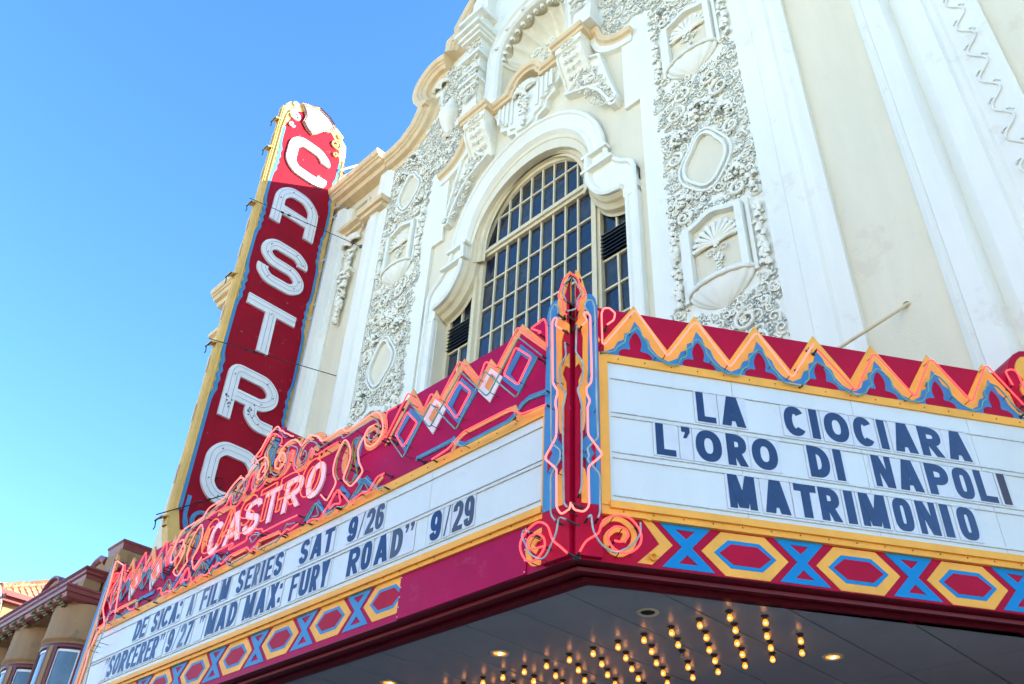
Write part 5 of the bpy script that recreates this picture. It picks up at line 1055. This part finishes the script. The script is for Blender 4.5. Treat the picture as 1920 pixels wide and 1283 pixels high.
# mid parapet
lcorn(-24.72, 7.72, 10.96, [(0, -.6), (0, 0), (-.05, .02), (-.1, -.04), (-.16, -.05), (-.2, -.1), (-.3, -.12)], M['nmar'], 'parapet_cornice', back=1.2)
mb = MB(XZ(7.9)); mb.box(-46, -24.86, 10.1, 10.7, -.4, .0); mb.box(-25.35, -24.86, 10.1, 10.7, 0, .06); mb.build('parapet', M['nwall'], NB)
mb = MB(XZ(7.85)); mb.sweep(arc(-27.4, 10.75, .75, .6, 178, 2, 16), [(0, -.2), (0, .1), (-.06, .1), (-.1, .04), (-.12, 0)]); mb.build('arched_coping', M['nmar'], NB)
mb = MB(XZ(7.85)); mb.poly([(-28.1, 10.7)]+arc(-27.4, 10.75, .68, .52, 178, 2, 16)+[(-26.7, 10.7)], -.2, 0); mb.build('arched_gable', M['nwall'], NB)
# upper curved gable and corner block
g0 = [(-26.75, 10.6), (-26.6, 10.95), (-26.35, 11.3), (-26.0, 11.55), (-25.65, 11.6), (-25.4, 11.52), (-25.3, 11.4), (-25.15, 11.52), (-24.42, 11.84)]
g0 = [(-26.85, 10.55), (-26.75, 10.9), (-26.5, 11.3), (-26.1, 11.58), (-25.75, 11.62), (-25.45, 11.5), (-25.38, 11.42), (-25.32, 11.58), (-24.42, 11.68)]
g0[-1] = (-24.4, 11.58)
mb = MB(XZ(8.4)); mb.poly([(-26.85, 10.0)]+g0+[(-24.45, 10.0)], -3, 0, back=False); mb.build('curved_gable', M['nwall'], NB)
mb = MB(XZ(8.4)); mb.sweep(g0[:7], [(.12, -.3), (.12, .08), (.02, .10), (-.06, .04), (-.08, 0)]); mb.build('gable_coping', M['nmar'], NB)
mb = MB(); mb.box(-25.3, -24.42, 8.37, 11.5, 9.9, 11.56); mb.box(-24.62, -24.36, 8.33, 8.6, 9.9, 11.56); mb.build('corner_block', M['nwall'], NB)
lcorn(-24.36, 8.34, 11.86, [(0, -1.0), (0, 0), (-.05, .02), (-.1, -.02), (-.2, -.05), (-.26, -.06)], M['nmar'], 'block_cornice', xl=-25.36, back=3.0)
# round bays
for cx in (-25.12, -27.88, -30.64, -33.4):
    b = node('bay_window', NB); cy, r = 8.45, .98
    mb = MB(); mb.lathe((cx, cy, 0), [(r, 9.82), (r, 8.98), (r+.03, 8.96), (r+.03, 8.9), (r-.04, 8.88), (r-.06, 8.8)], n=40); mb.build('bay_wall', M['nwall'], b)
    mb = MB(); mb.lathe((cx, cy, 0), [(r-.04, 8.8), (r, 8.78), (r, 8.68), (r-.03, 8.66)], n=40); mb.build('window_head', M['nsash'], b); mb = MB(); mb.lathe((cx, cy, 0), [(r, 7.1), (r, 6.9), (r-.1, 6.9)], n=40); mb.build('window_sill', M['nsash'], b)
    mb = MB(); mb.lathe((cx, cy, 0), [(r, 6.9), (r, 4), (0, 4)], n=40); mb.build('bay_base', M['nwall'], b)
    mb = MB(); mb.lathe((cx, cy, 0), [(r-.30, 8.8), (r-.30, 7)], n=24); mb.build('curtain', M['curt'], b)
    for a0 in (-172, -118, -64, -10):                     # posts between the lights
        a = R(a0)
        for da, m_, rr in ((0, 'nwall', r-.0), (-6.5, 'nsash', r-.02), (6.5, 'nsash', r-.02)):
            a = R(a0+da); c_ = Vector((cx+rr*math.cos(a), cy+rr*math.sin(a), 0)); t = Vector((-math.sin(a), math.cos(a), 0)); o_ = Vector((math.cos(a), math.sin(a), 0)); wd = .05 if da else .06
            mb = MB(); mb.add([c_+t*s*wd+o_*q+Vector((0, 0, z)) for z in (7.1, 8.7) for s, q in ((-1, -.08), (1, -.08), (1, .02), (-1, .02))], [(0, 1, 5, 4), (1, 2, 6, 5), (2, 3, 7, 6), (3, 0, 4, 7)]); mb.build('window_post', M[m_], b)
    for a0 in (-163, -109, -55):
        A = [R(a0+36*i/8) for i in range(9)]
        mb = MB(); mb.add([(cx+(r-.06)*math.cos(a), cy+(r-.06)*math.sin(a), z) for z in (7.1, 8.66) for a in A], [(i, i+1, 10+i, 9+i) for i in range(8)], True); mb.build('curved_pane', M['nglass'], b)
        mb = MB()
        for z0, z1 in ((8.58, 8.64), (7.1, 7.17)): mb.add([(cx+(r-.045)*math.cos(a), cy+(r-.045)*math.sin(a), z) for z in (z0, z1) for a in A], [(i, i+1, 10+i, 9+i) for i in range(8)])
        for AA in (A[:2], A[-2:]): AA = [AA[0], AA[0]+R(2.6)] if AA is A[:2] or AA[0] == A[0] else [AA[1]-R(2.6), AA[1]]; mb.add([(cx+(r-.045)*math.cos(a), cy+(r-.045)*math.sin(a), z) for z in (7.17, 8.58) for a in AA], [(0, 1, 3, 2)])
        mb.build('sash', M['wpaint'], b)
# tower with a tiled hip roof
TX, TZ = -32.1, 12.15
mb = MB(); mb.box(-38, TX-.35, 8.0, 12, 9, TZ-.15); mb.build('tower_wall', M['nwall'], NB)
mb = MB(); mb.box(-38.3, TX+.02, 7.55, 12.3, TZ-.16, TZ); mb.box(-38.2, TX-.12, 7.7, 12.3, TZ-.3, TZ-.16); mb.build('tower_eave', M['nmar'], NB)
mb = MB()
for i in range(30): mb.box(-38.0+.22*i, -37.9+.22*i, 7.68, 7.74, TZ-.4, TZ-.3)
mb.build('dentil', M['nmar'], NB, kind='stuff')
slope = .62
def tile_mesh():
    mb = MB(); n = 6; L = .46
    mb.add([(r_*math.cos(PI*i/n), y, r_*math.sin(PI*i/n)*.9+dz) for y, r_, dz in ((0, .115, .03), (L, .095, 0)) for i in range(n+1)], [(i, i+1, n+2+i, n+1+i) for i in range(n)], True)
    mb.add([(.115*math.cos(PI*i/n), 0, .115*math.sin(PI*i/n)*.9+.03) for i in range(n+1)], [tuple(range(n+1))]); me = bpy.data.meshes.new('roof_tile'); me.from_pydata(mb.v, [], mb.f); me.polygons.foreach_set('use_smooth', mb.sm)
    return me
tm_ = tile_mesh(); tms = []
for k, c in enumerate(((.40, .11, .045), (.46, .15, .07), (.44, .19, .11), (.34, .09, .04))):
    me = tm_.copy(); me.name = 'roof_tile'; me.materials.append(mat('terracotta_tone', c, .7, .25, 4, .003, 25)); tms.append(me)
mb = MB(); mb.add([(TX, 7.6, TZ), (TX, 12.2, TZ), (TX-2.4, 9.9, TZ+2.4*slope), (-36, 9.9, TZ+2.4*slope), (-38.2, 7.6, TZ)], [(0, 1, 2), (0, 2, 3, 4)]); mb.build('roof_slope', M['tile'], NB)
import math as _m
def put_tile(p, dirv, side):                              # dirv: unit vector up the slope
    o = bpy.data.objects.new('roof_tile', random.choice(tms)); COL.objects.link(o); o.parent = NB
    z_ = side.cross(dirv); M3 = Matrix((side, dirv, z_)).transposed().to_4x4(); M3.translation = Vector(p)-Vector(ORI[NB.name]); o.matrix_local = M3
up_r = Vector((-1, 0, slope)).normalized(); side_r = Vector((0, 1, 0))
up_f = Vector((0, 1, slope)).normalized(); side_f = Vector((1, 0, 0))
for i in range(20):
    y = 7.72+.235*i
    for j in range(6):
        s = .40*j; x = TX+.04-s*.85
        if abs(y-9.9) > 2.3-s*.85+.05: continue
        put_tile((x, y, TZ+.0+(TX+.04-x)*slope+.01), up_r, -side_r)
for i in range(22):
    x = TX-.1-.235*i
    for j in range(6):
        s = .40*j*.85; y = 7.58+s
        if s > TX-x+.1: continue
        put_tile((x, y, TZ+s*slope+.01), up_f, side_f)
mb = MB()
for k in range(7): a = Vector((TX+.03-.34*k, 7.6+.34*k, TZ+.06+.34*k*slope)); mb.tube([a, a+Vector((-.38, .38, .38*slope))], .11, 8, r1=.09)
mb.build('hip_tile', M['tile'], NB)
mb = MB(); mb.tube([(TX+.25, 7.75, TZ-.55), (TX+.1, 7.6, TZ-.1), (TX-.1, 7.55, TZ+.2)], .05, 7); mb.tube([(TX+.25, 7.75, TZ-.55), (TX+.25, 7.9, TZ-1.6)], .045, 7); mb.build('downpipe', M['ply'], NB)
# ================================================================ houses on the sunny side of the street, unseen behind the camera, added for bounced sunlight
x = -62.0; HC = [(.72, .62, .46), (.66, .60, .52), (.74, .66, .50), (.62, .52, .40), (.76, .72, .64), (.70, .56, .42), (.74, .68, .56)]
names = ['cream', 'grey beige', 'pale yellow', 'tan', 'off white', 'peach', 'ivory']; k = 0
while x < 14:
    wd = (11.5, 13, 10.5, 12.5, 14, 11, 12)[k % 7]; h = (13.5, 12, 14.5, 13, 12.5, 15, 13)[k % 7]; c0 = HC[k % 7]; n_ = names[k % 7]; m_ = mat('house_wall_'+n_.replace(' ', '_'), c0, .8, .06, 1) if k < 7 else mt[k % 7]
    if k == 0: mt = []
    if k < 7: mt.append(m_)
    y = -19.5
    H_ = thing('town_house', (x+wd/2, y, 0), f'{n_} flat roofed town house across the street behind the camera', 'house', 'houses across the street')
    F = lambda u, v, w=0, y=y: Vector((u, y+w, v))
    mb = MB(F); mb.box(x+.03, x+wd-.03, 0, h, -9, 0); mb.build('wall', m_, H_)
    mb = MB(F); mb.box(x+.0, x+wd, h-.5, h+.15, -9.1, .45); mb.box(x+.03, x+wd-.03, 3.6, 3.9, 0, .2); mb.build('cornice', M['white'], H_)
    nc = 4
    for r_ in range(3):
        for i in range(nc):
            u = x+wd*(i+.5)/nc; z = 4.8+3.0*r_
            if z+1.8 > h-.7: continue
            f_ = node('window', H_); mb = MB(F); mb.rib([(u-.5, z), (u+.5, z), (u+.5, z+1.7), (u-.5, z+1.7)], .12, 0, .08, True); mb.build('window_frame', M['wpaint'], f_)
            mb = MB(F); mb.box(u-.45, u+.45, z+.05, z+1.65, 0, .02); mb.build('window_pane', M['glass'], f_)
    mb = MB(F); mb.box(x+.8, x+wd-.8, .3, 3.2, 0, .05); mb.build('shop_front', M['glass'], H_)
    x += wd; k += 1
g = MB(); g.box(-400, 400, -19.4, -15.2, -.3, 0); g.build('far_pavement', bpy.data.materials['concrete'], kind='structure')
